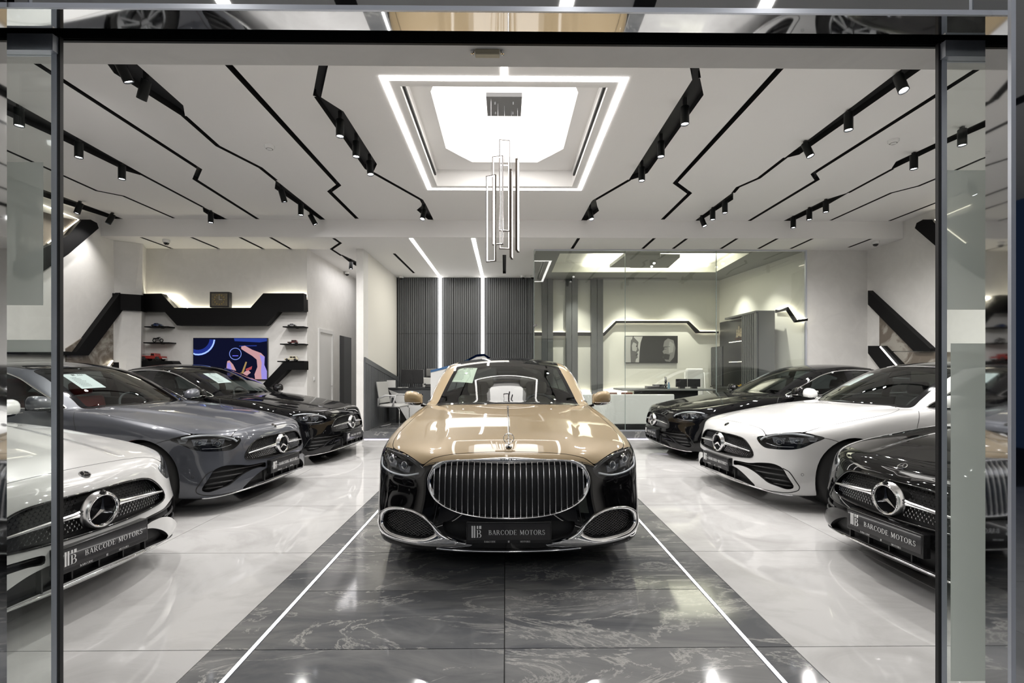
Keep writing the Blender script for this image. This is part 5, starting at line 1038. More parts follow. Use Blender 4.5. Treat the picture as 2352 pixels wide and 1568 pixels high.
# shelves
def shelf(px0, px1, py, lab, mt='band'):
    a, c = uv(px0, py), uv(px1, py); r = empty('wall_shelf', ((a.x+c.x)/2, YB, a.z)); tag(r, lab, 'shelf', 'black shelves beside the television'); w = (c.x-a.x)/2; b = MB(); b.box((-w, -.20, -.022), (w, 0, 0)); bevel(b.build('board', WM[mt], r), .002); b = MB(); b.box((-.02, -.05, -.03), (.02, 0, -.022)); b.build('bracket', M['black'], r); return r
S1 = [shelf(349, 402, 751, 'black shelf left of the television carrying the blue toy car'), shelf(347, 405, 787, 'black shelf left of the television carrying the toy motorbike')]
S2 = [shelf(660, 708, 751, 'black shelf right of the television carrying the silver toy car'), shelf(654, 708, 790, 'black shelf right of the television carrying the maroon toy car'), shelf(648, 708, 829, 'black shelf right of the television carrying the cream toy car')]
def toy_car(name, px, zs, Ls, col, lab, style='sedan', rz=0., loc=None, cat='toy car'):
    p = loc or Vector((uv(px, 800).x, YB-.11, zs)); r = empty(name, p, rz); tag(r, lab, cat, 'model cars on the shelves'); m = pbr(name+'_paint', col, .25, coat=1); s = Ls/2; hw = Ls*.19
    prof = {'sedan': [(-1, .14), (-.98, .36), (-.55, .44), (-.35, .72), (.30, .74), (.62, .48), (.97, .38), (1, .14)], 'beetle': [(-1, .14), (-.95, .34), (-.62, .50), (-.30, .76), (.15, .80), (.6, .58), (.9, .34), (1, .14)], 'vintage': [(-1, .2), (-1, .46), (-.25, .50), (-.22, .88), (.72, .90), (.86, .5), (1, .4), (1, .2)], 'truck': [(-1, .2), (-1, .5), (-.42, .52), (-.38, .80), (-.02, .82), (0, .55), (1, .55), (1, .2)]}[style]
    b = MB(); b.prism([(x*s, z*s*.85) for x, z in prof], -hw, hw, 'y'); bevel(b.build('body', m, r), Ls*.02, 2)
    b = MB()
    if style == 'vintage': w = [(-.14, .56), (-.14, .80), (.22, .80), (.22, .56)], [(.28, .56), (.28, .80), (.66, .80), (.70, .56)]
    elif style == 'truck': w = [(-.34, .56), (-.32, .74), (-.06, .74), (-.06, .56)],
    else: w = [(-.42, .48), (-.28, .66), (-.02, .68), (-.02, .48)], [(.04, .48), (.04, .68), (.28, .66), (.46, .48)]
    for q in w: b.prism([(x*s, z*s*.85) for x, z in q], -hw-.0015, hw+.0015, 'y')
    b.build('window', M['gloss_black'], r)
    for x in (-.62, .62):
        for sy in (-1, 1): b = MB(); R = s*.20; b.lathe([(.001, -.006), (R*.55, -.008), (R*.6, -.003), (R, -.006), (R, .006), (.001, .006)], 18, Matrix.Translation((x*s, sy*(hw+.001), R)) @ Matrix.Rotation(math.pi/2*sy, 4, 'X')); b.build('wheel', M['rubber'], r, True)
    b = MB(); b.box((-s*1.02, -hw*.8, s*.16), (-s, hw*.8, s*.24)); b.box((s, -hw*.8, s*.16), (s*1.02, hw*.8, s*.24)); b.build('bumper', M['chrome'], r)
    return r
toy_car('toy_car', 371, S1[0].location.z, .20, (.02, .05, .16), 'small blue toy car with a rounded roof', 'beetle', .1); 
toy_car('toy_car', 677, S2[0].location.z, .17, (.25, .25, .26), 'small silver and black toy roadster', 'beetle', .1); toy_car('toy_car', 679, S2[1].location.z, .19, (.10, .02, .02), 'small maroon toy sedan', 'vintage', .1)
toy_car('toy_car', 676, S2[2].location.z, .25, (.55, .50, .36), 'cream toy car of a vintage kind', 'vintage', .1)
fe = toy_car('toy_fire_engine', 364, uv(0, 829).z, .42, (.30, .02, .015), 'red vintage toy fire engine with a ladder on the black ledge', 'truck', .0, Vector((uv(362, 800).x, YB-.11, uv(0, 828.5).z)))
fe.scale = (-1, 1, 1); b = MB()
for sy in (-1, 1): b.tube([(-.05, sy*.03, .125), (.24, sy*.03, .13)], .004, 5)
for i in range(9): b.tube([(-.03+i*.03, -.03, .127), (-.03+i*.03, .03, .127)], .003, 5)
b.build('ladder', M['steel'], fe)
# motorbike
mb_ = empty('toy_motorbike', (uv(372, 787).x, YB-.11, S1[1].location.z)); tag(mb_, 'small dark toy motorbike on the middle left shelf', 'toy motorbike', 'model cars on the shelves')
for x in (-.065, .07): b = MB(); V = []; ring_mb(b, .03, .009, lambda a, bb, c, x=x: (x+a, c, .039+bb), 24, 8); b.build('wheel', M['rubber'], mb_, True)
b = MB(); b.tube([(-.065, 0, .039), (-.02, 0, .06), (.03, 0, .07)], .007, 6); b.box((-.03, -.014, .03), (.025, .014, .062)); b.build('engine', M['steel'], mb_); b = MB(); b.tube([(-.09, 0, .082), (-.03, 0, .078), (0, 0, .085), (.035, 0, .092)], [.008, .012, .016, .010], 8); b.build('tank', M['gloss_black'], mb_, True); b = MB(); b.tube([(.07, 0, .039), (.045, 0, .105)], .004, 6); b.tube([(.04, -.035, .112), (.045, 0, .105), (.04, .035, .112)], .004, 6); b.build('handlebar', M['chrome'], mb_)
# clock
p = uv(514.5, 708); ck = empty('wall_clock', (p.x, YB-.10, p.z)); w, h = .185, .325; tag(ck, 'square black clock with patterned gold dial standing on the black band', 'clock'); h = uv(514, 673).z-p.z
b = MB(); b.box((-w, -.05, 0), (w, .05, h)); bevel(b.build('case', M['black'], ck), .004); b = MB(); b.box((-w+.03, -.052, .03), (w-.03, -.048, h-.03)); b.build('dial', noise_mat('clock_dial', (.06, .05, .035), (.22, .19, .12), 60, .5, objrand=False, dist=3), ck)
for i in range(12):
    q = 2*math.pi*i/12; b = MB(); R = min(w, h/2)-.055; b.lathe([(.001, 0), (.012, 0), (.012, .003), (.001, .003)], 10, Matrix.Translation((R*math.sin(q), -.053, h/2+R*math.cos(q))) @ Matrix.Rotation(math.pi/2, 4, 'X')); b.build('hour_mark', pbr('gold', (.35, .25, .08), .4, .6) if i == 0 else bpy.data.materials['gold'], ck)
b = MB(); b.box((-.003, -.056, h/2), (.003, -.054, h/2+.09)); b.box((0, -.056, h/2-.003), (.06, -.054, h/2+.003)); b.build('clock_hand', M['chrome'], ck)
# ----- reception -----
ZF = .15
p0 = onY(893, 950, 11.0); desk = empty('reception_desk', (-2.0, 11.1, ZF)); tag(desk, 'grey and white reception desk with a sloping white front', 'desk')
b = MB(); b.box((-.75, -.35, .76), (1.3, .35, .80)); b.build('desktop', WM['dgrey'], desk); b = MB(); b.prism([(-.65, .36), (-.65, .76), (1.3, .76), (1.3, .36)], -.33, -.30, 'y'); b.build('modesty_panel', WM['grey'], desk)
b = MB(); b.prism([(-.66, .76), (-.20, 0), (1.3, 0), (1.3, .30), (.2, .42)], -.36, -.33, 'y'); b.build('front_panel', WM['white'], desk); b = MB(); b.box((-.5, -.30, 0), (1.3, .30, .70)); b.build('carcass', M['black'], desk)
mn = empty('computer_monitor', (onY(947, 870, 11.0).x, 11.0, ZF+.80)); tag(mn, 'black computer monitor seen from behind on the reception desk', 'monitor'); b = MB(); b.box((-.26, -.02, .09), (.26, .02, .42)); bevel(b.build('screen_back', M['plastic'], mn), .008); b = MB(); b.box((-.03, -.035, .02), (.03, .0, .2)); b.box((-.11, -.09, 0), (.11, .08, .012)); bevel(b.build('stand', M['plastic'], mn), .004); b = MB(); ring_mb(b, .022, .002, lambda a, bb, c: (a, -.022, .36+bb), 20, 5); b.build('logo', M['steel'], mn)
ph = empty('desk_telephone', (onY(985, 885, 10.9).x, 10.9, ZF+.80)); tag(ph, 'black desk telephone at the right of the monitor', 'telephone'); b = MB(); b.prism([(-.07, 0), (.07, 0), (.07, .08), (-.07, .03)], -.08, .08, 'x'); bevel(b.build('base', M['plastic'], ph), .006); b = MB(); b.tube([(-.09, -.06, .07), (-.09, .0, .09), (-.09, .06, .07)], .018, 8); b.build('handset', M['plastic'], ph)
bk = empty('desk_calendar', (onY(898, 878, 10.95).x, 10.95, ZF+.80)); tag(bk, 'white standing desk calendar behind the grey chair', 'calendar'); b = MB(); b.add([(-.10, -.03, 0), (.10, -.03, 0), (.10, .02, .17), (-.10, .02, .17), (-.10, .06, 0), (.10, .06, 0)], [(0, 1, 2, 3), (3, 2, 5, 4), (0, 3, 4), (1, 5, 2)]); b.build('pages', WM['white'], bk)
ppr = empty('paper_stack', (onY(925, 888, 10.85).x, 10.85, ZF+.80)); tag(ppr, 'loose white papers lying before the monitor', 'papers'); b = MB(); b.box((-.10, -.07, 0), (.12, .07, .006), Matrix.Rotation(.3, 4, 'Z')); b.build('sheet', WM['white'], ppr); b = MB(); b.box((-.10, -.07, .006), (.10, .07, .010), Matrix.Rotation(-.2, 4, 'Z')); b.build('sheet', WM['white'], ppr)
fab = pbr('light_grey_mesh', (.42, .42, .41), .7); gfr = pbr('grey_plastic', (.50, .50, .50), .4)
def visitor_chair(loc, rz, lab):
    r = empty('office_chair', loc, rz); tag(r, lab, 'chair')
    b = MB(); b.box((-.24, -.25, .42), (.24, .23, .48)); bevel(b.build('seat', fab, r), .03, 3)
    b = MB(); Mb = Matrix.Translation((0, .22, .50)) @ Matrix.Rotation(-.18, 4, 'X'); b.box((-.22, -.015, 0), (.22, .015, .46), Mb); bevel(b.build('backrest', fab, r), .02, 3)
    for sx in (-1, 1):
        b = MB(); b.tube([(sx*.25, .24, .44), (sx*.27, .22, .60), (sx*.28, .05, .67), (sx*.28, -.18, .67), (sx*.26, -.10, .44)], .020, 8); b.build('armrest', gfr, r, True)
        b = MB(); b.tube([(sx*.22, -.20, .42), (sx*.23, -.24, .38), (sx*.23, -.24, .04), (sx*.23, -.22, .012), (sx*.23, .22, .012)], .011, 8); b.build('leg', M['chrome'], r, True)
    b = MB(); b.tube([(-.23, .22, .012), (.23, .22, .012)], .011, 8); b.build('crossbar', M['chrome'], r); return r
q = onZ(905, 965, ZF); visitor_chair((-2.38, 10.1, ZF), math.radians(75), 'light grey cantilever office chair with a mesh back beside the ribbed panel')
ec = empty('office_chair', (onY(990, 870, 11.78).x, 11.78, ZF)); tag(ec, 'white high backed chair with a grey headrest behind the reception desk', 'chair'); b = MB(); b.box((-.25, -.25, .44), (.25, .25, .52)); bevel(b.build('seat', fab, ec), .03, 3); b = MB(); b.box((-.25, .20, .55), (.25, .27, 1.02)); bevel(b.build('backrest', WM['white'], ec), .04, 3); b = MB(); b.box((-.16, .18, 1.04), (.16, .25, 1.24)); bevel(b.build('headrest', pbr('grey_fabric', (.2, .2, .2), .7), ec), .03, 3); b = MB(); b.tube([(0, 0, .05), (0, 0, .45)], .03, 8); 
for i in range(5): b.tube([(0, 0, .08), (.28*math.cos(i*1.257), .28*math.sin(i*1.257), .04)], .018, 6)
b.build('base', gfr, ec)
# sculpted reception screen with a polished sloping edge
P = [onY(x, y, 10.3) for x, y in ((990, 850), (1060, 832), (1095, 814), (1112, 812), (1127, 822), (1140, 835))]; X0 = P[0].x
rs = empty('reception_screen', (X0, 10.3, ZF)); tag(rs, 'white sculpted reception screen with a mirrored sloping edge painted in reflected street blue', 'reception counter'); pl_ = [(p.x-X0, p.z-ZF) for p in P]
b = MB(); b.prism([(0, 0)]+[(x, z-.05) for x, z in pl_]+[(pl_[-1][0], 0)], -.05, .05, 'y'); b.build('panel', WM['white'], rs); b = MB(); n = len(pl_)
for i in range(n-1): b.prism([(pl_[i][0], pl_[i][1]-.05), (pl_[i+1][0], pl_[i+1][1]-.05), pl_[i+1], pl_[i]], -.06, .06, 'y')
b.build('edge', pbr('reflection_blue_mirror', (.12, .25, .5), .05, 1), rs)  # blue of the reflected street is put into the mirror colour
# ----- glass office -----
GX0, GX1 = onY(1227, 700, YB).x, 5.96
wn = struct(empty('window_1')); e_ = [GX0, onY(1436, 700, YB).x, onY(1645, 700, YB).x, GX1]
for i in range(3): b = MB(); b.box((e_[i]+.004, YB-.006, .15), (e_[i+1]-.004, YB+.006, ZL-.02)); struct(b.build('pane', WM['glass'], wn))
for i in (0, 1, 2): b = MB(); b.box((e_[i]-.005, YB-.008, .15), (e_[i]+.004, YB+.008, ZL-.02)); struct(b.build('joint', pbr('glass_edge%d' % i, (.25, .30, .28), .2) if i == 0 else bpy.data.materials['glass_edge0'], wn))
b = MB(); b.box((GX0, YB-.02, ZL-.022), (GX1, YB+.02, ZL)); b.box((GX1-.01, YB-.02, .15), (GX1+.02, YB+.02, ZL)); b.box((GX0, YB-.02, .15), (GX1, YB+.02, .165)); struct(b.build('glazing_channel', WM['alum'], wn))
b = MB(); b.box((GX0-.006, YB+.01, .15), (GX0+.006, YR, ZL-.02)); struct(b.build('pane', WM['glass'], wn))
b = MB(); hx_ = GX0+.02; b.tube([(hx_-.04, YB-.05, 1.15), (hx_-.04, YB-.05, 1.45)], .012, 8); b.tube([(hx_-.04, YB-.05, 1.3), (hx_+.03, YB-.0, 1.3)], .008, 6); b.tube([(hx_-.03, YB-.03, 2.2), (hx_+.03, YB-.01, 2.25)], .02, 6); struct(b.build('door_handle', M['chrome'], wn))
YO = 12.4
wbox('wall_office_back', (GX0-.3, YO, 0), (6.2, YO+.12, ZL+.35), 'gwall'); b = MB(); b.prism([(5.99, YB+.12), (6.15, YB+.12), (6.15, YO), (5.66, YO)], 0, ZL+.3, 'z'); struct(b.build('wall_office_right', WM['gwall']))
cpx = [(1286, 582), (1267, 625), (1643, 625), (1723, 580.5)]; cp_ = [tuple(onZ(x, y, ZL)[:2]) for x, y in cpx]; cp_ = [(x, min(max(y, YB+.25), YO-.25)) for x, y in cp_]
cof = struct(holed('ceiling', [(GX0+.0, YB+.021), (6.1, YB+.021), (6.1, YO), (GX0+.0, YO)], [[cp_]], ZL+.001, WM['oceil'], .22, WM['gwall'], hole_name='cove_recess'))
for (pp, z) in (([(1400, 614), (1437, 586), (1516, 586), (1518, 594), (1480, 614)], ZL+.0), ([(1447, 615), (1505, 590), (1562, 591), (1535, 615)], ZL+.05)):
    q = [tuple(onZ(x, y, z)[:2]) for x, y in pp]; cx_ = sum(a for a, b2 in q)/len(q); cy_ = sum(b2 for a, b2 in q)/len(q); r = empty('ceiling_panel', (cx_, cy_, z)); tag(r, 'grey floating ceiling panel in the glass office, %s of the two' % ('lower' if z < ZL+.02 else 'upper'), 'ceiling panel', 'floating office ceiling panels'); b = MB(); b.prism([(a-cx_, b2-cy_) for a, b2 in q], 0, .07, 'z'); b.build('panel', WM['oceil'], r); b = MB(); b.tube([(0, 0, .07), (0, 0, .22)], .02, 6); b.build('hanger', M['steel'], r)
r = empty('air_grille', (onY(1447, 620, YO-.3).x, YO-.26, ZL-.005)); tag(r, 'long black air slot in the glass office ceiling', 'vent'); b = MB(); b.box((-.95, -.05, 0), (.95, .02, .02)); b.build('slot', M['black'], r)
# band and pillars
ob = empty('wall_feature', (3, YO, 2)); tag(ob, 'thin black zigzag band with a glowing top edge around the office walls', 'wall band')
cc = lambda u, v: (1200+u/3.136, 520+v/3.136)
top = [(85, 763), (580, 765), (665, 683), (1185, 683), (1265, 758), (1400, 758)]; bot = [(1400, 770), (1245, 770), (1180, 697), (672, 697), (585, 788), (85, 788)]
P = [onY(*cc(u, v), YO) for u, v in top+bot]; b = MB(); b.prism([(p.x-3, p.z-2) for p in P], -.12, -.022, 'y'); b.build('band', WM['band'], ob)
P = [onY(*cc(u, v), YO) for u, v in top]; b = MB(); b.tube([(p.x-3, -.011, p.z-2-.008) for p in P], .008, 5); b.build('cove_strip', WM['ledw'], ob)
xr = 5.86
def orx(u, v, X): x, y = cc(u, v); return onX(x, y, X)
P = [orx(u, v, xr) for u, v in ((1820, 598), (1850, 600), (1905, 578), (1968, 672), (2045, 662), (2045, 678), (1955, 692), (1895, 602), (1820, 622))]; b = MB(); b.prism([(p.y-YO, p.z-2) for p in P], xr-3-.0, xr-3+.03, 'x'); b.build('side_band', WM['band'], ob)
P = [orx(u, v, xr+.045) for u, v in ((1820, 600), (1850, 602), (1905, 580), (1968, 674), (2045, 664))]; b = MB(); b.tube([(p.x-3, p.y-YO, p.z-2) for p in P], .008, 5); b.build('cove_strip', WM['ledw'], ob)
for i, (u0, u1) in enumerate(((140, 220), (313, 398), (495, 580))):
    a = onY(*cc(u0, 500), YO-.12); c = onY(*cc(u1, 500), YO-.12); r = empty('wall_pilaster', ((a.x+c.x)/2, YO, ZF)); w = (c.x-a.x)/2; tag(r, 'tall dark grey pilaster on the office back wall, %s from the slatted wall' % ORD[i], 'pilaster', 'grey office pilasters')
    for s in (-1, 1): b = MB(); b.box((min(s*.006, s*w), -.14, .55), (max(s*.006, s*w), 0, ZL-ZF)); b.build('panel', WM['grey'], r)
# low back sideboard in marble with warm light behind
sbd = empty('sideboard', (2.2, YO-.2, ZF)); tag(sbd, 'low pale marble ledge along the office back wall', 'sideboard'); b = MB(); b.box((-1.55, -.20, 0), (1.95, .18, .58)); b.build('carcass', WM['marble'], sbd); b = MB(); b.box((-1.55, .15, .585), (2.2, .17, .60)); b.build('light_strip', WM['ledw'], sbd)
# portrait
a, c = onY(*cc(738, 787), YO-.04), onY(*cc(1118, 983), YO-.04); pc = empty('framed_picture', ((a.x+c.x)/2, YO-.01, (a.z+c.z)/2)); w, h = (c.x-a.x)/2, (a.z-c.z)/2; tag(pc, 'wide framed black and white print of two faces in profile', 'picture')
b = MB(); b.box((-w, -.035, -h), (w, -.005, h)); b.build('frame', M['black'], pc)
def pic(polys, g, k): 
    b = MB()
    for P in polys: b.add([(-w*.975+x*w*1.95, -.0355-.0005*k, -h*.95+y*h*1.9) for x, y in P], [tuple(range(len(P)))])
    nm = 'print_%d' % k; b.build('print', pbr(nm, (g, g, g*.97), .35), pc)
pic([[(0, 0), (1, 0), (1, 1), (0, 1)]], .022, 0); pic([[(0, 0), (.09, 0), (.11, .4), (.10, .75), (.16, 1), (.33, 1), (.29, .75), (.27, .4), (.26, 0), (.0, 0), (0, 1), (.1, 1)]], .50, 1)
pic([[(0, 0), (.10, 0), (.12, .35), (.10, .7), (.14, 1), (0, 1)]], .48, 2); pic([[(.10, 0), (.19, 0), (.20, .12), (.24, .20), (.22, .26), (.245, .32), (.22, .38), (.26, .46), (.235, .6), (.25, .78), (.16, .97), (.10, .85), (.09, .5)]], .12, 3); pic([[(.13, .45), (.20, .42), (.22, .5), (.21, .72), (.15, .78), (.12, .65)]], .42, 4)
pic([[(.72, .2), (.75, .3), (.715, .42), (.75, .5), (.73, .62), (.75, .82), (.82, .93), (.93, .85), (.97, .55), (.94, .2), (.86, .02), (.78, .04)]], .22, 5); pic([[(.84, .35), (.92, .4), (.94, .7), (.86, .82), (.83, .6)]], .34, 6); pic([[(.735, .60), (.80, .61), (.80, .585), (.735, .575)], [(.745, .60), (.752, .60), (.752, .50), (.745, .50)], [(.80, .60), (.86, .62), (.86, .605), (.80, .59)], [(.74, .505), (.79, .505), (.79, .52), (.74, .52)]], .02, 8); pic([[(.20, .60), (.235, .61), (.235, .64), (.20, .645)], [(.20, .30), (.225, .31), (.235, .27), (.20, .25)]], .015, 9); pic([[(.73, .12), (.84, .10), (.86, .30), (.76, .34), (.73, .26)]], .03, 7)
# cabinet
cx0 = 5.33; cab = empty('display_cabinet', (cx0, 11, ZF)); tag(cab, 'tall grey display cabinet with slatted doors and lit open shelves in the office', 'cabinet'); H_ = 2.62-ZF
def cb(nm, y0, y1, x0, x1, z0, z1, m): b = MB(); b.box((x0-cx0, y0-11, z0-ZF), (x1-cx0, y1-11, z1-ZF)); return b.build(nm, m, cab)
cb('end_panel', 9.98, 10.02, cx0, 5.74, ZF, 2.62, WM['grey']); cb('top', 10.0, 11.4, cx0, 5.72, 2.58, 2.62, WM['grey']); cb('back_panel', 10.0, 12.3, 5.62, 5.66, ZF, 2.6, WM['dgrey'])
def yx(u, X=cx0): return orx(u, 800, X).y
for (u0, u1, zt) in ((1575, 1690, 2.58), (1355, 1435, 1.95)):
    ya, yb = yx(u1), yx(u0); d = cb('door', ya, yb, cx0+.02, cx0+.04, .95, zt, WM['dgrey']); n = 9
    for k in range(n): y = ya+(yb-ya)*(k+.5)/n; b = MB(); b.box((-.0, y-11-.018, .82), (.02, y-11+.018, zt-ZF-.02)); b.build('slat', WM['grey'], d)
ya, yb = yx(1575), yx(1475)
for z in (2.52, 2.02, 1.55): cb('shelf', ya, yb, cx0+.02, 5.62, z, z+.02, WM['grey'])
for z in (2.0, 1.53): cb('light_strip', ya+.02, yb-.02, cx0+.03, cx0+.045, z+.01, z+.018, WM['ledv'])
cb('counter', 10.02, 12.1, cx0-.05, 5.62, .92, .95, WM['dgrey']); cb('base', 10.02, 12.1, cx0+.02, 5.62, ZF, .92, WM['dgrey'])
# ship on the shelf
sp = empty('model_ship', (cx0+.12, (ya+yb)/2, 2.04)); tag(sp, 'wooden model sailing ship with cream sails on the office shelf', 'model ship'); wood = pbr('ship_wood', (.16, .07, .03), .5); sail = pbr('sail', (.55, .47, .33), .7)
b = MB(); b.add([(-.04, -.16, .07), (.04, -.16, .07), (.05, 0, .05), (.04, .16, .07), (-.04, .16, .07), (-.05, 0, .05), (0, -.11, .0), (0, .11, .0)], [(0, 1, 2, 3, 4, 5), (0, 6, 1), (1, 6, 7, 3, 2), (3, 7, 4), (4, 7, 6, 0, 5)]); b.build('hull', wood, sp)
for y, h in ((-.09, .30), (0, .36), (.09, .28)): b = MB(); b.tube([(0, y, .06), (0, y, h)], .004, 6); m_ = b.build('mast', wood, sp); b = MB(); [b.add([(-.004, y-.05+.012*k, h*.3+h*.22*k), (-.004, y+.05-.012*k, h*.3+h*.22*k), (-.004, y+.045-.012*k, h*.5+h*.22*k), (-.004, y-.045+.012*k, h*.5+h*.22*k)], [(0, 1, 2, 3)]) for k in range(3)]; b.build('sail', sail, m_)
toy_car('toy_truck', 0, 0, .24, (.62, .38, .02), 'yellow toy truck on the office cabinet counter', 'truck', math.radians(90), Vector((cx0+.10, yx(1545), .95)))
# desk, chairs and things in the office
wc = empty('reception_counter', (onY(1450, 940, YB+.25).x, YB+.22, ZF)); a = onY(*cc(1098, 1208), YB+.2); tag(wc, 'low glossy white counter panel on a black base behind the office glass', 'counter'); b = MB(); b.box((GX0+.15-wc.location.x, 0, .10), (a.x-wc.location.x, .05, a.z-ZF)); bevel(b.build('panel', WM['white'], wc), .02, 3); b = MB(); b.box((GX0+.15-wc.location.x, .01, 0), (a.x-wc.location.x, .06, .10)); b.build('base', M['black'], wc)
dk = empty('executive_desk', (3.35, 10.9, ZF)); tag(dk, 'dark executive desk with a pale glass top in the office', 'desk'); b = MB(); b.box((-.75, -.45, .74), (1.35, .45, .78)); bevel(b.build('desktop', WM['oceil'], dk), .01); b = MB(); b.box((-.45, -.3, 0), (1.0, .3, .74)); b.build('carcass', WM['dgrey'], dk)
def small(nm, px, y, z, lab, cat, parts_):
    q = onY(px, 880, y); r = empty(nm, (q.x, y, z)); tag(r, lab, cat)
    for pn, m, fnc in parts_: b = MB(); fnc(b); b.build(pn, m, r)
    return r
zt = ZF+.78
small('desk_printer', 1503, 10.7, zt, 'low black machine on the office desk', 'machine', [('body', M['plastic'], lambda b: b.box((-.19, -.1, 0), (.0, .1, .06))), ('tray', M['black'], lambda b: b.box((-.02, -.08, 0), (.2, .08, .095)))])
small('desk_statuette', 1529, 10.7, zt, 'small dark statuette on the office desk', 'statuette', [('base', M['black'], lambda b: b.box((-.04, -.04, 0), (.04, .04, .03))), ('figure', M['dark_chrome'], lambda b: (b.lathe([(.001, .03), (.02, .03), (.035, .08), (.02, .13), (.03, .16), (.02, .2), (.001, .2)], 10), b.tube([(-.012, 0, .18), (-.016, 0, .27)], .01, 6), b.tube([(.012, 0, .18), (.014, 0, .26)], .01, 6)))])
small('water_bottle', 1536, 10.62, zt, 'clear water bottle with a blue cap on the office desk', 'bottle', [('bottle', pbr('blue_water', (.25, .4, .5), .1), lambda b: b.lathe([(.001, 0), (.03, 0), (.03, .09), (.012, .12), (.012, .125)], 12)), ('cap', pbr('blue_cap', (.02, .10, .5), .3), lambda b: b.lathe([(.013, .125), (.013, .145), (.001, .146)], 10))])
for i, (px, rz) in enumerate(((1566, .25), (1594, -.15))): small('computer_monitor', px, 10.75, zt, ('black monitor seen from behind on the office desk beside the bottle', 'black monitor on the office desk in front of the white armchair')[i], 'monitor', [('screen_back', M['plastic'], lambda b: b.box((-.14, 0, .04), (.14, .03, .22), Matrix.Rotation(rz, 4, 'Z'))), ('stand', M['plastic'], lambda b: b.box((-.06, -.04, 0), (.06, .06, .05)))])
aw = empty('armchair', (onY(1600, 880, 11.75).x, 11.75, ZF)); tag(aw, 'white high backed office chair with a curved shell', 'chair'); b = MB(); b.box((-.22, .10, .45), (.22, .17, 1.25), Matrix.Rotation(0, 4, 'Z')); bevel(b.build('backrest', WM['white'], aw), .07, 4); b = MB(); b.box((-.25, -.3, .38), (.25, .15, .48)); bevel(b.build('seat', WM['white'], aw), .04, 3); b = MB(); [b.tube([(s*.24, .14, 1.15), (s*.26, .12, .7), (s*.26, -.2, .62)], .02, 8) for s in (-1, 1)]; b.build('armrest', gfr, aw, True); b = MB(); b.tube([(0, 0, 0), (0, 0, .4)], .03, 8); b.build('base', M['chrome'], aw)
for i, px in enumerate((1400, 1434)):
    r = empty('visitor_chair', (onY(px, 900, 9.95).x, 9.95, ZF)); tag(r, 'brown leather office chair behind the white counter, %s of the pair' % ('left' if i == 0 else 'right'), 'chair', 'brown chairs behind the counter'); br = bpy.data.materials.get('brown_leather') or pbr('brown_leather', (.16, .045, .02), .4); b = MB(); b.box((-.12, -.2, .38), (.12, .2, .45)); bevel(b.build('seat', br, r), .02); b = MB(); b.box((-.12, -.22, .45), (.12, -.18, .74)); bevel(b.build('backrest', br, r), .015)
    for sx in (-1, 1):
        for sy in (-1, 1): b = MB(); b.tube([(sx*.10, sy*.18, 0), (sx*.10, sy*.18, .38)], .012, 6); b.build('leg', M['black'], r)
# ----- cars -----
def place(root, side, X0, Y0, a, L):
    """nose point (X0,Y0) on the floor plane, heading a degrees off the cross axis"""
    th = 90 if side == 0 else (180-a if side > 0 else a); t = math.radians(th); root.rotation_euler = (0, 0, t); root.location = (X0+math.cos(t)*L/2, Y0+math.sin(t)*L/2, 0)
c_grey = car_model('saloon', M, P_['grey'], None, M['seat_red'])
for c in c_grey.children:
    if stem_of(c) in PAINTED: recolor(c_grey, P_['grey'], M['seat_red']); break
LC = CC['L']; GRP = 'compact saloons lining both sides'
tag(c_grey, 'metallic grey saloon car parked second from the door on the left', 'car', GRP)
CARS = [(c_grey, 1, -2.41, 5.14, 6)]
for lab, col, trim, side, X0, Y0, a in (('white saloon car nearest the door on the left', 'white', 'seat_black', 1, -2.29, 2.70, 6), ('black saloon car at the back left by the television wall', 'black', 'seat_black', 1, -2.374, 7.35, 7),
    ('black saloon car nearest the door on the right', 'black', 'seat_black', -1, 2.345, 2.88, 4), ('white saloon car with a black roof, second from the door on the right', 'white', 'seat_black', -1, 2.35, 5.2, 5), ('black saloon car at the back right before the glass office', 'black', 'seat_black', -1, 2.393, 7.66, 2)):
    c = copy_tree(c_grey); tag(c, lab, 'car', GRP); recolor(c, P_[col], M[trim]); CARS.append((c, side, X0, Y0, a))
for c, side, X0, Y0, a in CARS: place(c, side, X0, Y0, a, LC)
gold = car_model('limousine', M, P_['gold'], P_['black'], M['seat_beige']); tag(gold, 'gold and black limousine with an upright barred grille in the middle of the hall', 'car'); place(gold, 0, .022, 2.97, 0, SC['L'])
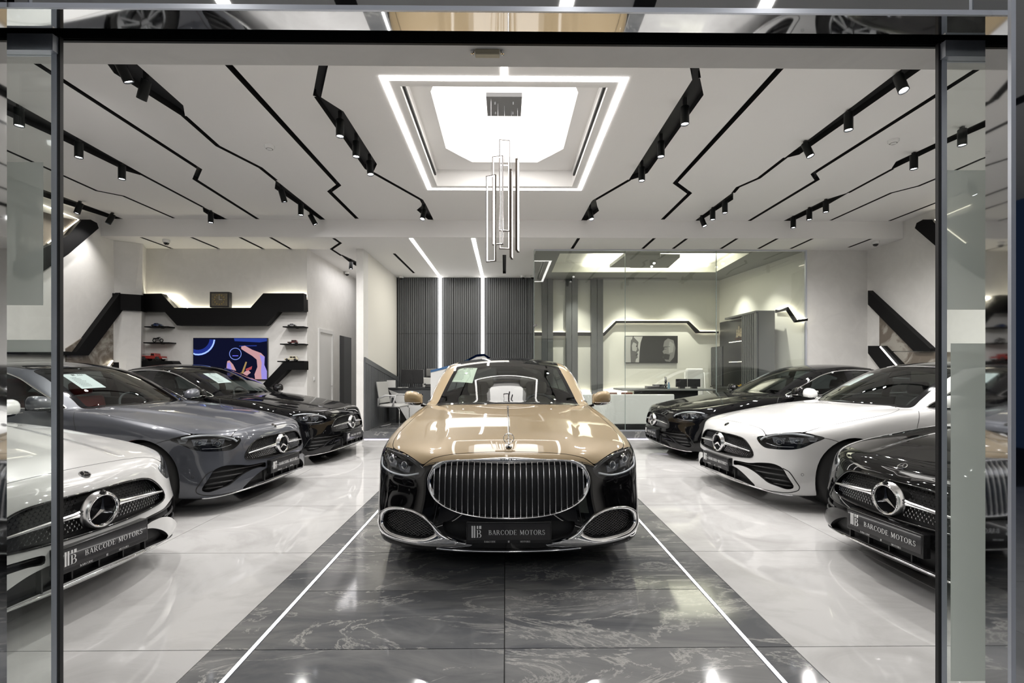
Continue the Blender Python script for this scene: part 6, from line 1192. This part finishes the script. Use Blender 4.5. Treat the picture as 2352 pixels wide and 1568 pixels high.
# price sheets inside the windscreens
def sheet(car, shape, L, corners, lab, col=(.86, .90, .90)):
    """corners in car space: top-left, top-right, bottom-right, bottom-left as read from outside"""
    C4 = [np.array(c, float) for c in corners]; n = 8; V = []
    for j in range(n+1):
        for i in range(n+1): u, v = i/n, j/n; V.append((C4[0]*(1-u)+C4[1]*u)*(1-v)+(C4[3]*(1-u)+C4[2]*u)*v)
    V = shape.project(np.array(V), 6); N = shape.nrm(V); V = V-N*.006
    bpy.context.view_layer.update(); mw = Matrix.Translation(car.location) @ Matrix.Rotation(car.rotation_euler.z, 4, 'Z') @ Matrix.Translation((-L/2, 0, 0))
    W = [mw @ Vector(v) for v in V]; Nw = [(mw.to_3x3() @ Vector(v)) for v in N]; cen = sum(W, Vector())/len(W)
    r = empty('price_sheet', cen); tag(r, lab, 'paper', 'price sheets inside the windscreens')
    m = bpy.data.materials.get('sheet_paper_%.2f' % col[0]) or pbr('sheet_paper_%.2f' % col[0], col, .6, emit=None)
    F = [(j*(n+1)+i, j*(n+1)+i+1, (j+1)*(n+1)+i+1, (j+1)*(n+1)+i) for j in range(n) for i in range(n)]; part('paper', [w-cen for w in W], F, m, r)
    def at(u, v): i = min(int(u*n), n-1); j = min(int(v*n), n-1); a, b2 = u*n-i, v*n-j; k = j*(n+1)+i; return (W[k]*(1-a)*(1-b2)+W[k+1]*a*(1-b2)+W[k+n+1]*(1-a)*b2+W[k+n+2]*a*b2)-cen+Nw[k]*.0012
    b = MB(); rnd = random.Random(5)
    for q in logo_polys(1): b.add([at(.36+x*.16, .14-y*.11) for x, y in q], [(0, 1, 2, 3)])
    for x0 in (.60, .68, .76): b.add([at(x0, .05), at(x0+.035, .05), at(x0+.035, .12), at(x0, .12)], [(0, 1, 2, 3)])
    for k in range(8):
        y = .25+k*.085; x = .15
        while x < .15+rnd.uniform(.25, .55): w_ = rnd.uniform(.03, .08); b.add([at(x, y), at(x+w_, y), at(x+w_, y+.018), at(x, y+.018)], [(0, 1, 2, 3)]); x += w_+.015
    b.build('print', M['black'], r)
SH = Shape(**CC); SB = Shape(**SC)
for i, lab in ((0, 'pale price sheet inside the windscreen of the grey car'), (2, 'pale price sheet inside the windscreen of the back left black car'), (4, 'pale price sheet inside the windscreen of the right hand white car'), (5, 'pale price sheet inside the windscreen of the back right black car')):
    sheet(CARS[i][0], SH, LC, [(2.19, .42, 1.29), (2.11, .235, 1.30), (1.825, .27, 1.155), (1.90, .46, 1.142)], lab)
sheet(gold, SB, SC['L'], [(2.502, .574, 1.346), (2.349, .336, 1.351), (2.016, .37, 1.196), (2.19, .621, 1.189)], 'yellowish price sheet inside the windscreen of the gold car', (.80, .86, .70))

# ----- lamps of the coves and other lights -----
area('cove_lamp', (-.01, 5.65, ZC+.26), (0, 0, 0), 1.3, 1.7, COVE_W, (1, .97, .93))
area('office_cove_lamp', (3.4, 10.9, ZL+.13), (math.pi, 0, 0), 3.0, 1.6, 85, (1, .97, .80)); 
for x in (1.8, 3.2, 4.6): spot_lamp((x, 11.7, ZL-.03), (x, 12.2, .8), 210, math.radians(75), (1, .97, .84))
for y in (10.2, 11.3): spot_lamp((5.2, y, ZL-.03), (5.75, y, .8), 170, math.radians(75), (1, .97, .84))
area('canopy_fill', (0, -.6, 2.97), (0, 0, 0), 5, 2.2, CANOPY_FILL_W, (.93, .96, 1))  # unseen fill light, added to brighten the outer faces of the door stiles
area('niche_lamp', (-1.0, 10.7, ZL-.06), (0, 0, 0), 2.2, 1.6, 38, (1, .96, .85))
area('corridor_lamp', (-3.3, 11, ZL-.06), (0, 0, 0), .6, 2, 14, (1, .97, .98))
